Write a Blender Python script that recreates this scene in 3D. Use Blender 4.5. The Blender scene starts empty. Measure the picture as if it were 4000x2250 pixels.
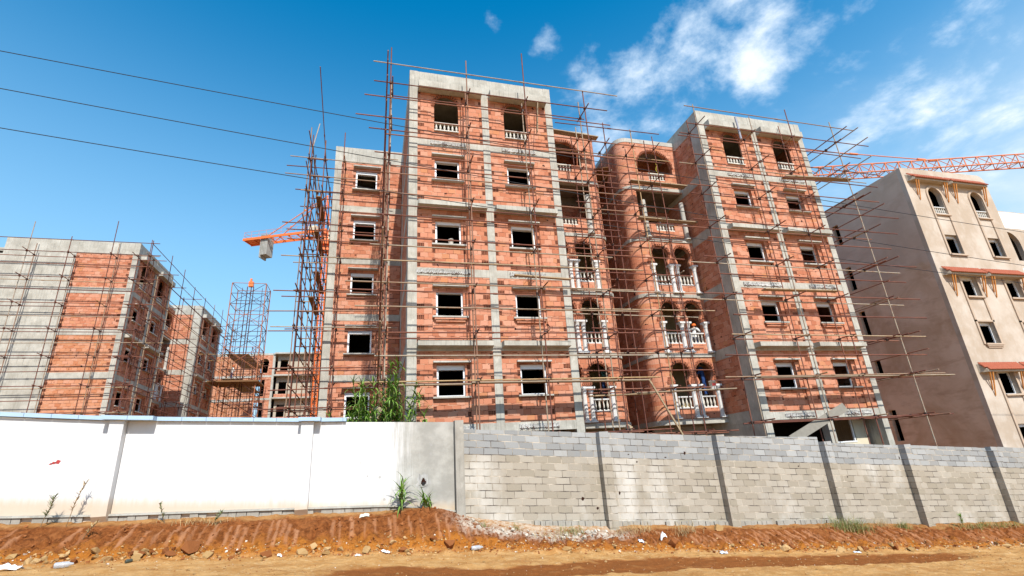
import bpy, bmesh, math, random
from mathutils import Vector, Matrix, noise
from mathutils.geometry import tessellate_polygon
PI = math.pi
R = math.radians
scn = bpy.context.scene
COL = scn.collection
rnd = random.Random(7)

# ---------------------------------------------------------------- mesh helper
class MB:
    def __init__(s):
        s.v = []; s.f = []; s.m = []; s.sm = []
    def add(s, vs, fs, m=0, smooth=False):
        o = len(s.v); s.v += [tuple(p) for p in vs]
        for f in fs:
            s.f.append([i + o for i in f]); s.m.append(m); s.sm.append(smooth)
    def box(s, x0, x1, y0, y1, z0, z1, m=0):
        s.add([(x0,y0,z0),(x1,y0,z0),(x1,y1,z0),(x0,y1,z0),(x0,y0,z1),(x1,y0,z1),(x1,y1,z1),(x0,y1,z1)],
              [(0,3,2,1),(4,5,6,7),(0,1,5,4),(1,2,6,5),(2,3,7,6),(3,0,4,7)], m)
    def hexa(s, p, m=0):      # 8 points, bottom ring then top ring
        s.add(p, [(0,3,2,1),(4,5,6,7),(0,1,5,4),(1,2,6,5),(2,3,7,6),(3,0,4,7)], m)
    def tube(s, a, b, r, n=6, m=0, r2=None, caps=True):
        a = Vector(a); b = Vector(b); d = (b - a)
        if d.length < 1e-6: return
        d.normalize(); u = d.orthogonal().normalized(); w = d.cross(u); r2 = r if r2 is None else r2
        vs = []
        for k in range(n):
            t = 2*PI*k/n; e = u*math.cos(t) + w*math.sin(t)
            vs.append(a + e*r); vs.append(b + e*r2)
        fs = [(2*k, 2*((k+1) % n), 2*((k+1) % n)+1, 2*k+1) for k in range(n)]
        s.add(vs, fs, m, True)
        if caps:
            s.add([vs[2*k] for k in range(n)], [tuple(range(n-1,-1,-1))], m)
            s.add([vs[2*k+1] for k in range(n)], [tuple(range(n))], m)
    def path(s, pts, r, n=5, m=0):
        for a, b in zip(pts[:-1], pts[1:]): s.tube(a, b, r, n, m, None, False)
    def lathe(s, c, prof, n=10, m=0, flute=0):     # prof: (radius, z) list, axis z through c
        vs = []; k0 = len(prof)
        for r, z in prof:
            for k in range(n):
                t = 2*PI*k/n; rr = r*(1 - (flute if (k % 2 and flute) else 0))
                vs.append((c[0] + rr*math.cos(t), c[1] + rr*math.sin(t), c[2] + z))
        fs = []
        for i in range(k0-1):
            for k in range(n):
                a = i*n+k; b = i*n+(k+1) % n
                fs.append((a, b, b+n, a+n))
        s.add(vs, fs, m, flute == 0)
        s.add(vs[:n], [tuple(range(n-1,-1,-1))], m); s.add(vs[-n:], [tuple(range(n))], m)
    def plate(s, outer, holes, y0, y1, m=0, mr=None):
        """wall sheet in the xz plane with holes: outlines as (x,z); y0 front, y1 back"""
        mr = m if mr is None else mr
        polys = [[Vector((x, 0, z)) for x, z in p] for p in [outer] + holes]
        tris = tessellate_polygon(polys); fl = [p for q in polys for p in q]
        s.add([(p.x, y0, p.z) for p in fl], [tuple(t) for t in tris], m)
        s.add([(p.x, y1, p.z) for p in fl], [tuple(t) for t in tris], m)
        for i, q in enumerate(polys):
            n = len(q)
            vs = [(p.x, y0, p.z) for p in q] + [(p.x, y1, p.z) for p in q]
            s.add(vs, [(k, (k+1) % n, (k+1) % n + n, k+n) for k in range(n)], m if i == 0 else mr)
    def strip(s, pts, z0, z1, t, m=0):
        """vertical band following a plan polyline, thickness t to the left of the walking direction"""
        n = len(pts); off = []
        for i in range(n):
            a = Vector(pts[max(0, i-1)]); b = Vector(pts[min(n-1, i+1)]); d = (b-a).normalized()
            off.append(Vector(pts[i]) + Vector((-d.y, d.x))*t)
        for i in range(n-1):
            p, q, p2, q2 = pts[i], pts[i+1], off[i], off[i+1]
            vs = [(p[0],p[1],z0),(q[0],q[1],z0),(q2[0],q2[1],z0),(p2[0],p2[1],z0),(p[0],p[1],z1),(q[0],q[1],z1),(q2[0],q2[1],z1),(p2[0],p2[1],z1)]
            fs = [(0,3,2,1),(4,5,6,7),(0,1,5,4),(2,3,7,6)]
            if i == 0: fs.append((3,0,4,7))
            if i == n-2: fs.append((1,2,6,5))
            s.add(vs, fs, m)
    def mesh(s, name, mats):
        me = bpy.data.meshes.new(name)
        me.from_pydata(s.v, [], s.f)
        for m in (mats if isinstance(mats, (list, tuple)) else [mats]): me.materials.append(m)
        me.polygons.foreach_set('material_index', s.m)
        me.polygons.foreach_set('use_smooth', s.sm)
        me.update()
        return me
    def build(s, name, mats, parent=None, loc=None):
        o = bpy.data.objects.new(name, s.mesh(name, mats)); COL.objects.link(o)
        if parent is not None:
            o.parent = parent
            o.location = loc if loc is not None else -Vector(parent.get('_b', (0,0,0)))
        elif loc is not None: o.location = loc
        return o

def tag(o, label, cat, group=None):
    o['label'] = label; o['category'] = cat
    if group: o['group'] = group
    return o
def kind(o, k): o['kind'] = k; return o
def root(name, loc, rz, base, label, cat, group=None):
    """Empty at the base of a thing; its parts are written in design coordinates, base = design point at the Empty"""
    o = bpy.data.objects.new(name, None); COL.objects.link(o)
    o.location = loc; o.rotation_euler = (0, 0, rz); o['_b'] = tuple(base); o.empty_display_size = .3
    return tag(o, label, cat, group)
def child_mesh(name, me, parent, loc):
    o = bpy.data.objects.new(name, me); COL.objects.link(o); o.parent = parent; o.location = loc
    return o

# ---------------------------------------------------------------- materials
class NT:
    def __init__(s, name, rough=.9, spec=.2):
        s.mat = bpy.data.materials.new(name); s.mat.use_nodes = True
        s.t = s.mat.node_tree; s.n = s.t.nodes
        s.b = s.n['Principled BSDF']; s.b.inputs['Roughness'].default_value = rough
        s.b.inputs['Specular IOR Level'].default_value = spec
    def new(s, typ, **kw):
        n = s.n.new(typ)
        for k, v in kw.items(): setattr(n, k, v)
        return n
    def put(s, sock, v):
        if v is None: return
        if hasattr(v, 'is_linked') or isinstance(v, bpy.types.NodeSocket): s.t.links.new(v, sock)
        elif isinstance(v, (tuple, list)) and len(v) == 3 and sock.type == 'RGBA': sock.default_value = (*v, 1)
        else: sock.default_value = v
    def math(s, op, a, b=None, c=None, clamp=False):
        n = s.new('ShaderNodeMath', operation=op, use_clamp=clamp)
        for i, v in enumerate((a, b, c)): s.put(n.inputs[i], v)
        return n.outputs[0]
    def mix(s, f, a, b, mode='MIX'):
        n = s.new('ShaderNodeMix', data_type='RGBA', blend_type=mode)
        s.put(n.inputs[0], f); s.put(n.inputs[6], a); s.put(n.inputs[7], b)
        return n.outputs[2]
    def ramp(s, f, stops, interp='LINEAR'):
        n = s.new('ShaderNodeValToRGB'); cr = n.color_ramp; cr.interpolation = interp
        while len(cr.elements) < len(stops): cr.elements.new(.5)
        for e, (p, c) in zip(cr.elements, stops):
            e.position = p; e.color = (*c, 1) if isinstance(c, tuple) else (c, c, c, 1)
        s.put(n.inputs[0], f)
        return n.outputs[0]
    def smooth(s, f, a, b, lo=0., hi=1.):
        n = s.new('ShaderNodeMapRange', interpolation_type='SMOOTHSTEP')
        s.put(n.inputs[0], f)
        for i, v in enumerate((a, b, lo, hi)): n.inputs[1+i].default_value = v
        return n.outputs[0]
    def coord(s):
        return s.new('ShaderNodeTexCoord').outputs['Object']
    def pos(s):
        return s.new('ShaderNodeNewGeometry').outputs['Position']
    def sep(s, v):
        n = s.new('ShaderNodeSeparateXYZ'); s.put(n.inputs[0], v); return n.outputs
    def comb(s, x, y, z=0.):
        n = s.new('ShaderNodeCombineXYZ')
        for i, v in enumerate((x, y, z)): s.put(n.inputs[i], v)
        return n.outputs[0]
    def noise(s, v, scale, detail=4, rough=.55, sc=None, dist=0.):
        if sc:
            m = s.new('ShaderNodeMapping'); s.put(m.inputs[0], v); m.inputs['Scale'].default_value = sc; v = m.outputs[0]
        n = s.new('ShaderNodeTexNoise'); s.put(n.inputs['Vector'], v)
        n.inputs['Scale'].default_value = scale; n.inputs['Detail'].default_value = detail
        n.inputs['Roughness'].default_value = rough; n.inputs['Distortion'].default_value = dist
        return n.outputs[0]
    def voro(s, v, scale, feature='F1', out=0):
        n = s.new('ShaderNodeTexVoronoi', feature=feature); s.put(n.inputs['Vector'], v); n.inputs['Scale'].default_value = scale
        return n.outputs[out]
    def white(s, v):
        n = s.new('ShaderNodeTexWhiteNoise', noise_dimensions='2D'); s.put(n.inputs['Vector'], v); return n.outputs[0]
    def rand(s):
        return s.new('ShaderNodeObjectInfo').outputs['Random']
    def bump(s, h, strength=.5, dist=.02):
        n = s.new('ShaderNodeBump'); n.inputs['Strength'].default_value = strength; n.inputs['Distance'].default_value = dist
        s.put(n.inputs['Height'], h); s.t.links.new(n.outputs[0], s.b.inputs['Normal'])
    def done(s, col, rough=None):
        s.put(s.b.inputs['Base Color'], col)
        if rough is not None: s.put(s.b.inputs['Roughness'], rough)
        return s.mat

def simple(name, col, rough=.8, var=.15, scale=6, spec=.2, metal=0., bump=.0):
    k = NT(name, rough, spec); k.b.inputs['Metallic'].default_value = metal
    p = k.coord(); f = k.noise(p, scale)
    c = k.mix(f, tuple(x*(1-var) for x in col), tuple(min(1, x*(1+var)) for x in col))
    if bump: k.bump(f, bump, .02)
    return k.done(c)

def cells(k, u, v, w, h):
    row = k.math('FLOOR', k.math('DIVIDE', v, h))
    uu = k.math('ADD', k.math('DIVIDE', u, w), k.math('MULTIPLY', k.math('MODULO', row, 2.), .5))
    col = k.math('FLOOR', uu); fu = k.math('FRACT', uu); fv = k.math('FRACT', k.math('DIVIDE', v, h))
    return row, col, fu, fv

def brick_mat(name, pal, tone=1.0):
    k = NT(name, .92, .12); p = k.coord(); x, y, z = k.sep(p)
    wob = k.noise(p, 2.2, 3); wv = k.math('MULTIPLY', k.math('SUBTRACT', wob, .5), .05)
    u = k.math('ADD', k.math('ADD', k.math('ADD', x, y), 60.), wv)
    v = k.math('ADD', k.math('ADD', z, 60.02), wv)
    row, col, fu, fv = cells(k, u, v, .315, .218)
    rn = k.white(k.comb(col, row)); rn2 = k.white(k.comb(k.math('ADD', col, 31.7), k.math('ADD', row, 7.3)))
    c = k.ramp(rn, [(0., pal[0]), (.3, pal[1]), (.62, pal[2]), (.86, pal[3]), (1., pal[4])])
    fine = k.noise(p, 34, 3); big = k.noise(p, .55, 4)
    c = k.mix(k.math('MULTIPLY', big, .22), c, tuple(a*b for a, b in zip(pal[1], (.90, .80, .76))))
    c = k.mix(.3, c, k.ramp(fine, [(.3, .65), (.7, 1.)]), 'MULTIPLY')
    # fine scoring on some bricks
    score = k.math('LESS_THAN', k.math('FRACT', k.math('MULTIPLY', v, 26.)), .3)
    c = k.mix(k.math('MULTIPLY', k.math('MULTIPLY', score, .30), rn2), c, tuple(a*.55 for a in pal[1]))
    ed = k.noise(p, 9, 3)
    mu = k.math('LESS_THAN', fu, k.math('MULTIPLY_ADD', ed, .07, .005)); mv = k.math('LESS_THAN', fv, k.math('MULTIPLY_ADD', ed, .17, .0))
    mor = k.math('MAXIMUM', mu, mv)
    mcol = k.ramp(k.noise(p, 3.1, 3), [(.42, (.055, .018, .012)), (.50, (.34, .14, .08)), (.58, (.54, .33, .22)), (.72, (.64, .50, .40))])
    c = k.mix(k.math('MULTIPLY', mor, .85), c, mcol)
    # missing chips
    chip = k.math('GREATER_THAN', k.noise(p, 4.3, 2, .4), .725)
    c = k.mix(chip, c, (.05, .02, .015))
    # smears of cement
    sm = k.smooth(k.noise(p, .95, 5, .6), .66, .74)
    c = k.mix(k.math('MULTIPLY', sm, .4), c, (.44, .36, .29))
    h = k.math('ADD', k.math('MULTIPLY', mor, -1.), k.math('ADD', k.math('MULTIPLY', fine, .25), k.math('MULTIPLY', rn, .5)))
    k.bump(h, .7, .018)
    return k.done(c)

def concrete_mat(name, lo, hi, boards=True, stain=.5):
    k = NT(name, .93, .12); p = k.coord()
    a = k.noise(p, 1.3, 6, .65); b = k.noise(p, 3., 5, .6, (6, 6, .35)); c = k.noise(p, 45, 3)
    col = k.mix(k.smooth(a, .3, .72), lo, hi)
    col = k.mix(k.math('MULTIPLY', k.smooth(b, .5, .75), stain), col, tuple(x*.45 for x in lo))
    col = k.mix(k.math('MULTIPLY', k.smooth(k.noise(p, 2.4, 5, .7, (1, 1, .6)), .58, .72), .45), col, tuple(min(1, x*1.35) for x in hi))
    col = k.mix(.25, col, k.ramp(c, [(.3, .5), (.7, 1.)]), 'MULTIPLY')
    h = k.math('ADD', k.math('MULTIPLY', c, .35), k.math('MULTIPLY', b, .8 if boards else .2))
    k.bump(h, .55, .02)
    return k.done(col)

PAL = [(.44,.160,.088), (.53,.215,.125), (.575,.255,.160), (.61,.315,.215), (.53,.225,.105)]
M = {}
M['brick'] = brick_mat('terracotta hollow brick', PAL)
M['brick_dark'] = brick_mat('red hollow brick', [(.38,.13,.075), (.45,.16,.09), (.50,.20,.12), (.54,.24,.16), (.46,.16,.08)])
M['brick_orange'] = brick_mat('orange hollow brick', [(.47,.175,.085), (.535,.235,.125), (.58,.28,.165), (.585,.30,.20), (.53,.235,.11)])
M['tile_edge'] = simple('broken brick edge', (.34,.125,.07), .95, .35, 22, bump=.4)
M['hole'] = simple('dark hollow of a brick', (.030,.010,.006), 1., .2)
M['concrete'] = concrete_mat('raw concrete', (.36,.34,.29), (.52,.50,.44))
M['concrete_pale'] = concrete_mat('pale concrete', (.39,.375,.33), (.52,.50,.455), False, .35)
M['concrete_rough'] = concrete_mat('hacked concrete', (.33,.32,.30), (.62,.61,.58), False, .8)
M['soffit'] = concrete_mat('shade darkened form concrete', (.13,.105,.08), (.23,.195,.155), True, .4)  # darker concrete copy: balcony underside shade put into its brown form-stain colour
M['plaster_in'] = concrete_mat('ochre render', (.24,.185,.095), (.32,.25,.135), False, .2)
M['dark_in'] = simple('room concrete with painted shade', (.009,.007,.006), .95, .2, 2)  # near-black colour stands in for the shade inside the rooms
M['white_cast'] = concrete_mat('white cast stone', (.62,.62,.60), (.74,.74,.73), False, .25)
M['baluster'] = concrete_mat('cast stone baluster', (.56,.52,.45), (.70,.67,.60), False, .25)
M['upvc'] = simple('white aluminium', (.72,.74,.76), .4, .06, 3, .4)
M['rust'] = None
k = NT('rusty scaffold tube', .75, .3); r = k.rand(); p = k.coord()
c = k.ramp(r, [(0., (.115,.040,.028)), (.45, (.165,.060,.040)), (.70, (.22,.095,.062)), (.80, (.29,.21,.14)), (.90, (.36,.31,.24)), (1., (.40,.24,.09))])
c = k.mix(k.math('MULTIPLY', k.smooth(k.noise(p, 3.5, 5, .7), .45, .7), .6), c, (.23,.09,.045))
M['rust'] = k.done(c)
M['tube_dark'] = simple('dark painted tube', (.085,.035,.028), .7, .3, 4)
M['coupler'] = simple('coupler steel', (.06,.04,.035), .7, .3, 8)
k = NT('scaffold board', .85, .2); p = k.coord(); f = k.noise(p, 2.5, 5, .6, (1.2, 9, 9))
M['board'] = k.done(k.mix(k.rand(), k.ramp(f, [(.3, (.26,.18,.10)), (.7, (.44,.33,.21))]), k.ramp(f, [(.3, (.22,.17,.12)), (.7, (.36,.30,.23))])))
M['board_grey'] = simple('weathered grey board', (.22,.20,.165), .9, .25, 5)
M['ply'] = simple('plywood', (.19,.10,.045), .8, .3, 3)
M['crane'] = simple('orange crane paint', (.74,.16,.03), .5, .12, 4, .4)
M['hoist'] = simple('rusty brown orange tube', (.36,.13,.06), .7, .3, 4)
M['crane_red'] = simple('faded orange red paint', (.66,.20,.07), .5, .15, 4, .4)
M['counterweight'] = concrete_mat('counterweight concrete', (.28,.27,.24), (.40,.39,.36), False, .4)
M['cream'] = simple('cream painted sheet', (.62,.56,.42), .6, .1)
M['wire'] = simple('black cable', (.03,.03,.032), .6, .1)
M['wood_stain'] = simple('orange stained wood', (.60,.25,.06), .5, .2, 10, .4)
# clay roof tiles
k = NT('clay roof tile', .75, .25); p = k.coord(); f = k.noise(p, 7, 3)
M['rooftile'] = k.done(k.mix(f, (.27,.065,.032), (.42,.125,.065)))
# rendered building
k = NT('beige render', .92, .12); p = k.coord(); a = k.noise(p, .5, 6, .62); b = k.noise(p, 2.2, 5, .6, (1, 1, .5)); c3 = k.noise(p, 50, 2)
c = k.mix(k.smooth(a, .36, .66), (.42,.335,.255), (.53,.455,.38)); c = k.mix(k.math('MULTIPLY', k.smooth(b, .5, .72), .35), c, (.58,.53,.46))
k.bump(c3, .2, .01); M['render'] = k.done(c)
k = NT('brown cement render', .95, .1); p = k.coord(); x, y, z = k.sep(p)
a = k.noise(p, .34, 6, .66, None, .6); b = k.noise(p, 1.3, 6, .6, (1, .5, 1.6)); c3 = k.noise(p, 50, 2)
c = k.mix(k.smooth(a, .32, .68), (.50,.34,.225), (.68,.51,.375)); c = k.mix(k.math('MULTIPLY', k.smooth(b, .48, .66), .5), c, (.42,.27,.18))
c = k.mix(k.math('MULTIPLY', k.smooth(k.noise(p, .8, 4), .55, .7), .35), c, (.72,.58,.46))
band = k.smooth(k.math('ADD', z, k.math('MULTIPLY', k.noise(p, .5, 3), 1.5)), 7.2, 7.45)
c = k.mix(k.math('MULTIPLY', band, .45), c, (.50,.42,.35)); k.bump(c3, .2, .01)
M['render_side'] = k.done(c)
M['trim'] = simple('tan render trim', (.46,.355,.265), .9, .12, 2)
M['white_paint'] = simple('fresh white paint', (.80,.80,.79), .8, .04, 2)
M['grey_slab'] = simple('grey render', (.42,.36,.28), .9, .15, 2)
# white boundary wall with bare cement end
k = NT('white painted plaster', .85, .15); p = k.pos(); x, y, z = k.sep(p)
st = k.noise(p, 3.2, 5, .65, (3.2, 1, .28)); bl = k.noise(p, 1.5, 5, .6)
xx = k.math('ADD', x, k.math('ADD', k.math('MULTIPLY', st, 1.5), k.math('MULTIPLY', bl, .5)))
bare = k.smooth(xx, 3.55, 4.35)
dirt = k.smooth(k.math('ADD', x, k.math('MULTIPLY', bl, 1.6)), 1.2, 4.4, 0., .30)
wc = k.mix(k.smooth(st, .42, .8, 0., .5), (.625,.623,.615), (.55,.543,.527))
wc = k.mix(dirt, wc, (.56,.545,.50))
wc = k.mix(k.math('MULTIPLY', k.smooth(k.noise(p, .9, 6, .68, (1.6, 1, .5)), .56, .72), .34), wc, (.40,.39,.36))
wc = k.mix(k.math('MULTIPLY', k.smooth(k.noise(p, 5.5, 4, .6, (3.5, 1, .12)), .60, .74), .30), wc, (.38,.37,.345))
gc = k.mix(k.smooth(k.noise(p, 2., 6, .65), .35, .7), (.30,.29,.26), (.42,.405,.365))
c = k.mix(bare, wc, gc)
sp = k.voro(p, 3.7); spm = k.math('MULTIPLY', k.math('LESS_THAN', sp, k.math('MULTIPLY', k.smooth(bl, .5, .62), .16)), k.smooth(x, .9, 1.6))
c = k.mix(k.math('MULTIPLY', spm, .7), c, (.33,.32,.30))
low = k.smooth(k.math('SUBTRACT', k.math('ADD', z, k.math('MULTIPLY', x, .085)), k.math('MULTIPLY', st, .22)), -5.05, -4.74, .75, 0.)
c = k.mix(low, c, (.52,.40,.27))
k.bump(k.noise(p, 6, 6, .6), .25, .02); M['whitewall'] = k.done(c)
# grey block wall
k = NT('concrete blockwork', .95, .1); p = k.pos(); x, y, z = k.sep(p)
wob = k.math('MULTIPLY', k.math('SUBTRACT', k.noise(p, 1.4, 3), .5), .035)
v = k.math('ADD', k.math('ADD', k.math('MULTIPLY_ADD', x, .0755, z), 40.02), wob); u = k.math('ADD', k.math('ADD', x, k.math('MULTIPLY', y, 1.)), k.math('ADD', 50., wob))
row, col, fu, fv = cells(k, u, v, .42, .19)
rn = k.white(k.comb(col, row)); fine = k.noise(p, 40, 3); big = k.noise(p, .7, 5, .6)
lowc = k.ramp(rn, [(0., (.32,.28,.215)), (.5, (.375,.33,.265)), (1., (.43,.385,.315))])
upc = k.ramp(rn, [(0., (.265,.268,.262)), (.5, (.325,.327,.318)), (1., (.395,.397,.385))])
up = k.math('GREATER_THAN', row, 191.5)      # the four newer courses
c = k.mix(up, lowc, upc)
eff = k.smooth(k.noise(p, .42, 5, .6, (1, 1, .45)), .54, .68)
c = k.mix(k.math('MULTIPLY', k.math('MULTIPLY', eff, .62), k.math('SUBTRACT', 1., up)), c, (.68,.66,.61))
c = k.mix(k.math('MULTIPLY', k.smooth(k.noise(p, 1.1, 5, .6, (1, 1, .6)), .55, .7), .35), c, (.30,.275,.235))
c = k.mix(.3, c, k.ramp(fine, [(.3, .55), (.7, 1.)]), 'MULTIPLY')
ed = k.noise(p, 7, 3)
mor = k.math('MAXIMUM', k.math('LESS_THAN', fu, k.math('MULTIPLY_ADD', ed, .055, .004)), k.math('LESS_THAN', fv, k.math('MULTIPLY_ADD', ed, .20, .0)))
mc = k.ramp(k.noise(p, 2.3, 4), [(.40, (.07,.055,.045)), (.50, (.26,.22,.17)), (.57, (.45,.38,.29)), (.66, (.60,.53,.43))])
c = k.mix(k.math('MULTIPLY', mor, .95), c, mc)
k.bump(k.math('ADD', k.math('MULTIPLY', mor, -1.), k.math('ADD', k.math('MULTIPLY', fine, .5), rn)), .8, .014)
M['block'] = k.done(c)
M['block_post'] = concrete_mat('grey post concrete', (.29,.27,.23), (.40,.375,.325), False, .4)
M['cap_tile'] = simple('pale blue glazed tile', (.36,.49,.62), .45, .1, 5, .4)
# soil: attributes bank (cut face), wet (dark track), lime (pale rubble)
k = NT('red soil', .97, .08); p = k.pos()
def attr(k, n):
    a = k.new('ShaderNodeAttribute'); a.attribute_name = n; return a.outputs['Fac']
bank = attr(k, 'bank'); wet = attr(k, 'wet'); lime = attr(k, 'lime'); groove = attr(k, 'groove'); high = attr(k, 'high')
n1 = k.noise(p, 2.2, 7, .68); n2 = k.noise(p, 9, 6, .7); n3 = k.noise(p, 38, 4, .7); n4 = k.noise(p, .8, 4, .6, (1, 2.5, 1))
road = k.mix(k.smooth(n1, .34, .66), (.46,.225,.068), (.60,.345,.135))
road = k.mix(k.math('MULTIPLY', k.smooth(n2, .54, .68), .6), road, (.68,.49,.27))
road = k.mix(k.math('MULTIPLY', k.smooth(n4, .5, .68), .55), road, (.36,.16,.05))
road = k.mix(wet, road, k.mix(n2, (.19,.060,.014), (.32,.115,.032)))
bk = k.mix(k.smooth(n2, .34, .68), (.165,.048,.012), (.31,.105,.030))
bk = k.mix(k.math('MULTIPLY', k.smooth(n1, .45, .7), .7), bk, (.33,.125,.04))
og = k.mix(n2, (.36,.105,.012), (.56,.225,.035))
bk = k.mix(k.math('MULTIPLY', k.math('SUBTRACT', 1., k.smooth(k.math('ADD', high, k.math('MULTIPLY', k.math('SUBTRACT', n1, .5), .9)), .10, .48)), .75), bk, og)
cr = k.noise(p, 5.5, 6, .75, (1, 1, 1.6), .8); bk = k.mix(k.math('MULTIPLY', k.smooth(cr, .50, .38), .5), bk, (.045,.013,.005))
bk = k.mix(k.math('MULTIPLY', groove, .85), bk, (.46,.215,.105))
c = k.mix(bank, road, bk)
c = k.mix(k.math('MULTIPLY', lime, k.smooth(n2, .36, .60)), c, k.mix(n3, (.44,.35,.25), (.70,.63,.53)))
c = k.mix(.35, c, k.ramp(n3, [(.3, .45), (.68, 1.)]), 'MULTIPLY')
k.bump(k.math('ADD', n2, k.math('MULTIPLY', n3, .6)), .9, .05); M['soil'] = k.done(c)
def stone_mat(name, a, b):
    k = NT(name, .95, .1); p = k.coord(); n = k.noise(p, 9, 5, .65)
    c = k.mix(k.rand(), k.mix(n, a, b), k.mix(n, tuple(x*.62 for x in a), a)); k.bump(n, .6, .03)
    return k.done(c)
M['stone_tan'] = stone_mat('tan limestone', (.40,.235,.09), (.58,.39,.20))
M['stone_red'] = stone_mat('red clod', (.20,.066,.02), (.38,.145,.05))
M['stone_white'] = stone_mat('chalky stone', (.58,.50,.40), (.74,.68,.59))
def leaf_mat(name, a, b):
    k = NT(name, .55, .35); p = k.coord(); n = k.noise(p, 5, 3)
    c = k.mix(n, a, b); k.b.inputs['Subsurface Weight'].default_value = 0
    return k.done(c)
M['reed'] = leaf_mat('reed leaf', (.060,.135,.014), (.21,.34,.05))
M['reed_stem'] = leaf_mat('reed stem', (.11,.13,.035), (.22,.21,.08))
M['grass'] = leaf_mat('grass blade', (.09,.14,.025), (.22,.25,.06))
M['straw'] = leaf_mat('dry grass', (.36,.25,.11), (.52,.39,.20))
M['weed'] = leaf_mat('weed leaf', (.10,.14,.05), (.20,.24,.09))
M['twig'] = simple('dry stem', (.20,.13,.07), .9, .3)
M['paper'] = simple('white litter', (.78,.77,.75), .7, .06)
M['bluepaper'] = simple('bluish plastic', (.55,.62,.72), .4, .1)
M['can'] = simple('dark green can', (.05,.06,.045), .35, .3, 30, .5)
k = NT('clear plastic bottle', .15, .5); k.b.inputs['Transmission Weight'].default_value = .55; M['pet'] = k.done((.70,.74,.78))
M['skin'] = simple('skin', (.36,.20,.13), .6, .1)
M['blue_cloth'] = simple('navy work overall', (.022,.055,.17), .9, .3, 12)
M['denim'] = simple('blue work trousers', (.03,.055,.15), .9, .25, 12)
M['white_cloth'] = simple('white shirt', (.72,.72,.70), .9, .06)
M['helmet_white'] = simple('white helmet', (.78,.78,.76), .4, .04)
M['helmet_orange'] = simple('orange helmet', (.75,.16,.03), .4, .05)
k = NT('green striped jersey', .9, .15); x, y, z = k.sep(k.coord()); s_ = k.math('LESS_THAN', k.math('FRACT', k.math('MULTIPLY', z, 11.)), .33)
M['stripe'] = k.done(k.mix(s_, (.012,.03,.027), (.09,.19,.15)))
M['dark_cloth'] = simple('dark cloth', (.03,.03,.035), .9, .2)
M['boot'] = simple('boots', (.03,.025,.02), .8, .2)
M['bucket'] = simple('white plastic pail', (.70,.66,.60), .5, .08)
M['red'] = simple('red print', (.38,.05,.045), .6, .1)
M['black'] = simple('black rubber', (.02,.02,.02), .6, .1)

# ---------------------------------------------------------------- world, sun, camera
SUN_DIR = Vector((-.085, 1., -1.03)).normalized()      # direction the light travels
to_sun = -SUN_DIR
w = bpy.data.worlds.new('World'); scn.world = w; w.use_nodes = True
t = w.node_tree; bg = t.nodes['Background']; L = t.links
sky = t.nodes.new('ShaderNodeTexSky'); sky.sky_type = 'NISHITA'; sky.sun_disc = False
sky.sun_elevation = math.asin(to_sun.z); sky.sun_rotation = math.atan2(to_sun.x, to_sun.y)
sky.altitude = 200; sky.air_density = 1.15; sky.dust_density = .9; sky.ozone_density = 2.5
class WN(NT):
    def __init__(s): s.t = t; s.n = t.nodes
k = WN()
d = k.new('ShaderNodeVectorMath', operation='NORMALIZE'); L.new(k.new('ShaderNodeTexCoord').outputs['Generated'], d.inputs[0]); d = d.outputs[0]
dx, dy, dz = k.sep(d)
hs = k.new('ShaderNodeHueSaturation'); hs.inputs['Hue'].default_value = .487; hs.inputs['Saturation'].default_value = 1.62; hs.inputs['Value'].default_value = 1.2
L.new(sky.outputs[0], hs.inputs['Color'])
den = k.math('ADD', dz, .18)
cp = k.comb(k.math('DIVIDE', dx, den), k.math('DIVIDE', dy, den), 0.)
CLOUDS = [((0.5253, 0.5678, 0.6338), 0.1296, 0.7), ((0.4501, 0.6251, 0.6377), 0.1011, 0.6), ((0.5946, 0.5195, 0.6137), 0.1089, 0.7), ((0.6501, 0.4633, 0.6023), 0.0744, 0.66), ((0.6888, 0.4521, 0.5668), 0.0662, 0.5), ((0.583, 0.5641, 0.5847), 0.1023, 0.55), ((0.3967, 0.6865, 0.6094), 0.1068, 0.5), ((0.474, 0.6536, 0.5901), 0.0621, 0.4), ((0.3586, 0.6565, 0.6636), 0.0499, 0.3), ((0.1871, 0.6375, 0.7474), 0.0461, 0.46), ((0.1868, 0.6754, 0.7134), 0.0358, 0.3), ((0.2782, 0.6433, 0.7133), 0.0467, 0.42), ((0.3529, 0.613, 0.7069), 0.0347, 0.25), ((0.1121, 0.7074, 0.6979), 0.0359, 0.25), ((0.4789, 0.5539, 0.6811), 0.064, 0.44), ((0.5441, 0.4936, 0.6785), 0.0707, 0.56), ((0.5809, 0.4675, 0.6663), 0.0512, 0.46), ((0.6885, 0.4054, 0.6014), 0.0585, 0.5), ((0.7211, 0.3682, 0.5869), 0.0456, 0.48), ((0.7636, 0.3541, 0.54), 0.0384, 0.56), ((0.7727, 0.3222, 0.5469), 0.0558, 0.48), ((0.7497, 0.4232, 0.5088), 0.0644, 0.38), ((0.7989, 0.3623, 0.4801), 0.0711, 0.4), ((0.7913, 0.408, 0.4553), 0.1061, 0.52), ((0.8145, 0.4134, 0.407), 0.1231, 0.75), ((0.7503, 0.4923, 0.4412), 0.0913, 0.6), ((0.8323, 0.3596, 0.4219), 0.0666, 0.52), ((0.731, 0.4077, 0.5472), 0.0379, 0.3), ((0.7906, 0.4803, 0.3798), 0.089, 0.6)]
mask = None
for (c, ro, wt) in CLOUDS:
    vd = k.new('ShaderNodeVectorMath', operation='DISTANCE'); L.new(d, vd.inputs[0]); vd.inputs[1].default_value = c
    a = k.smooth(vd.outputs['Value'], ro*1.25, ro*.15, 0., wt)
    mask = a if mask is None else k.math('MAXIMUM', mask, a)
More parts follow.
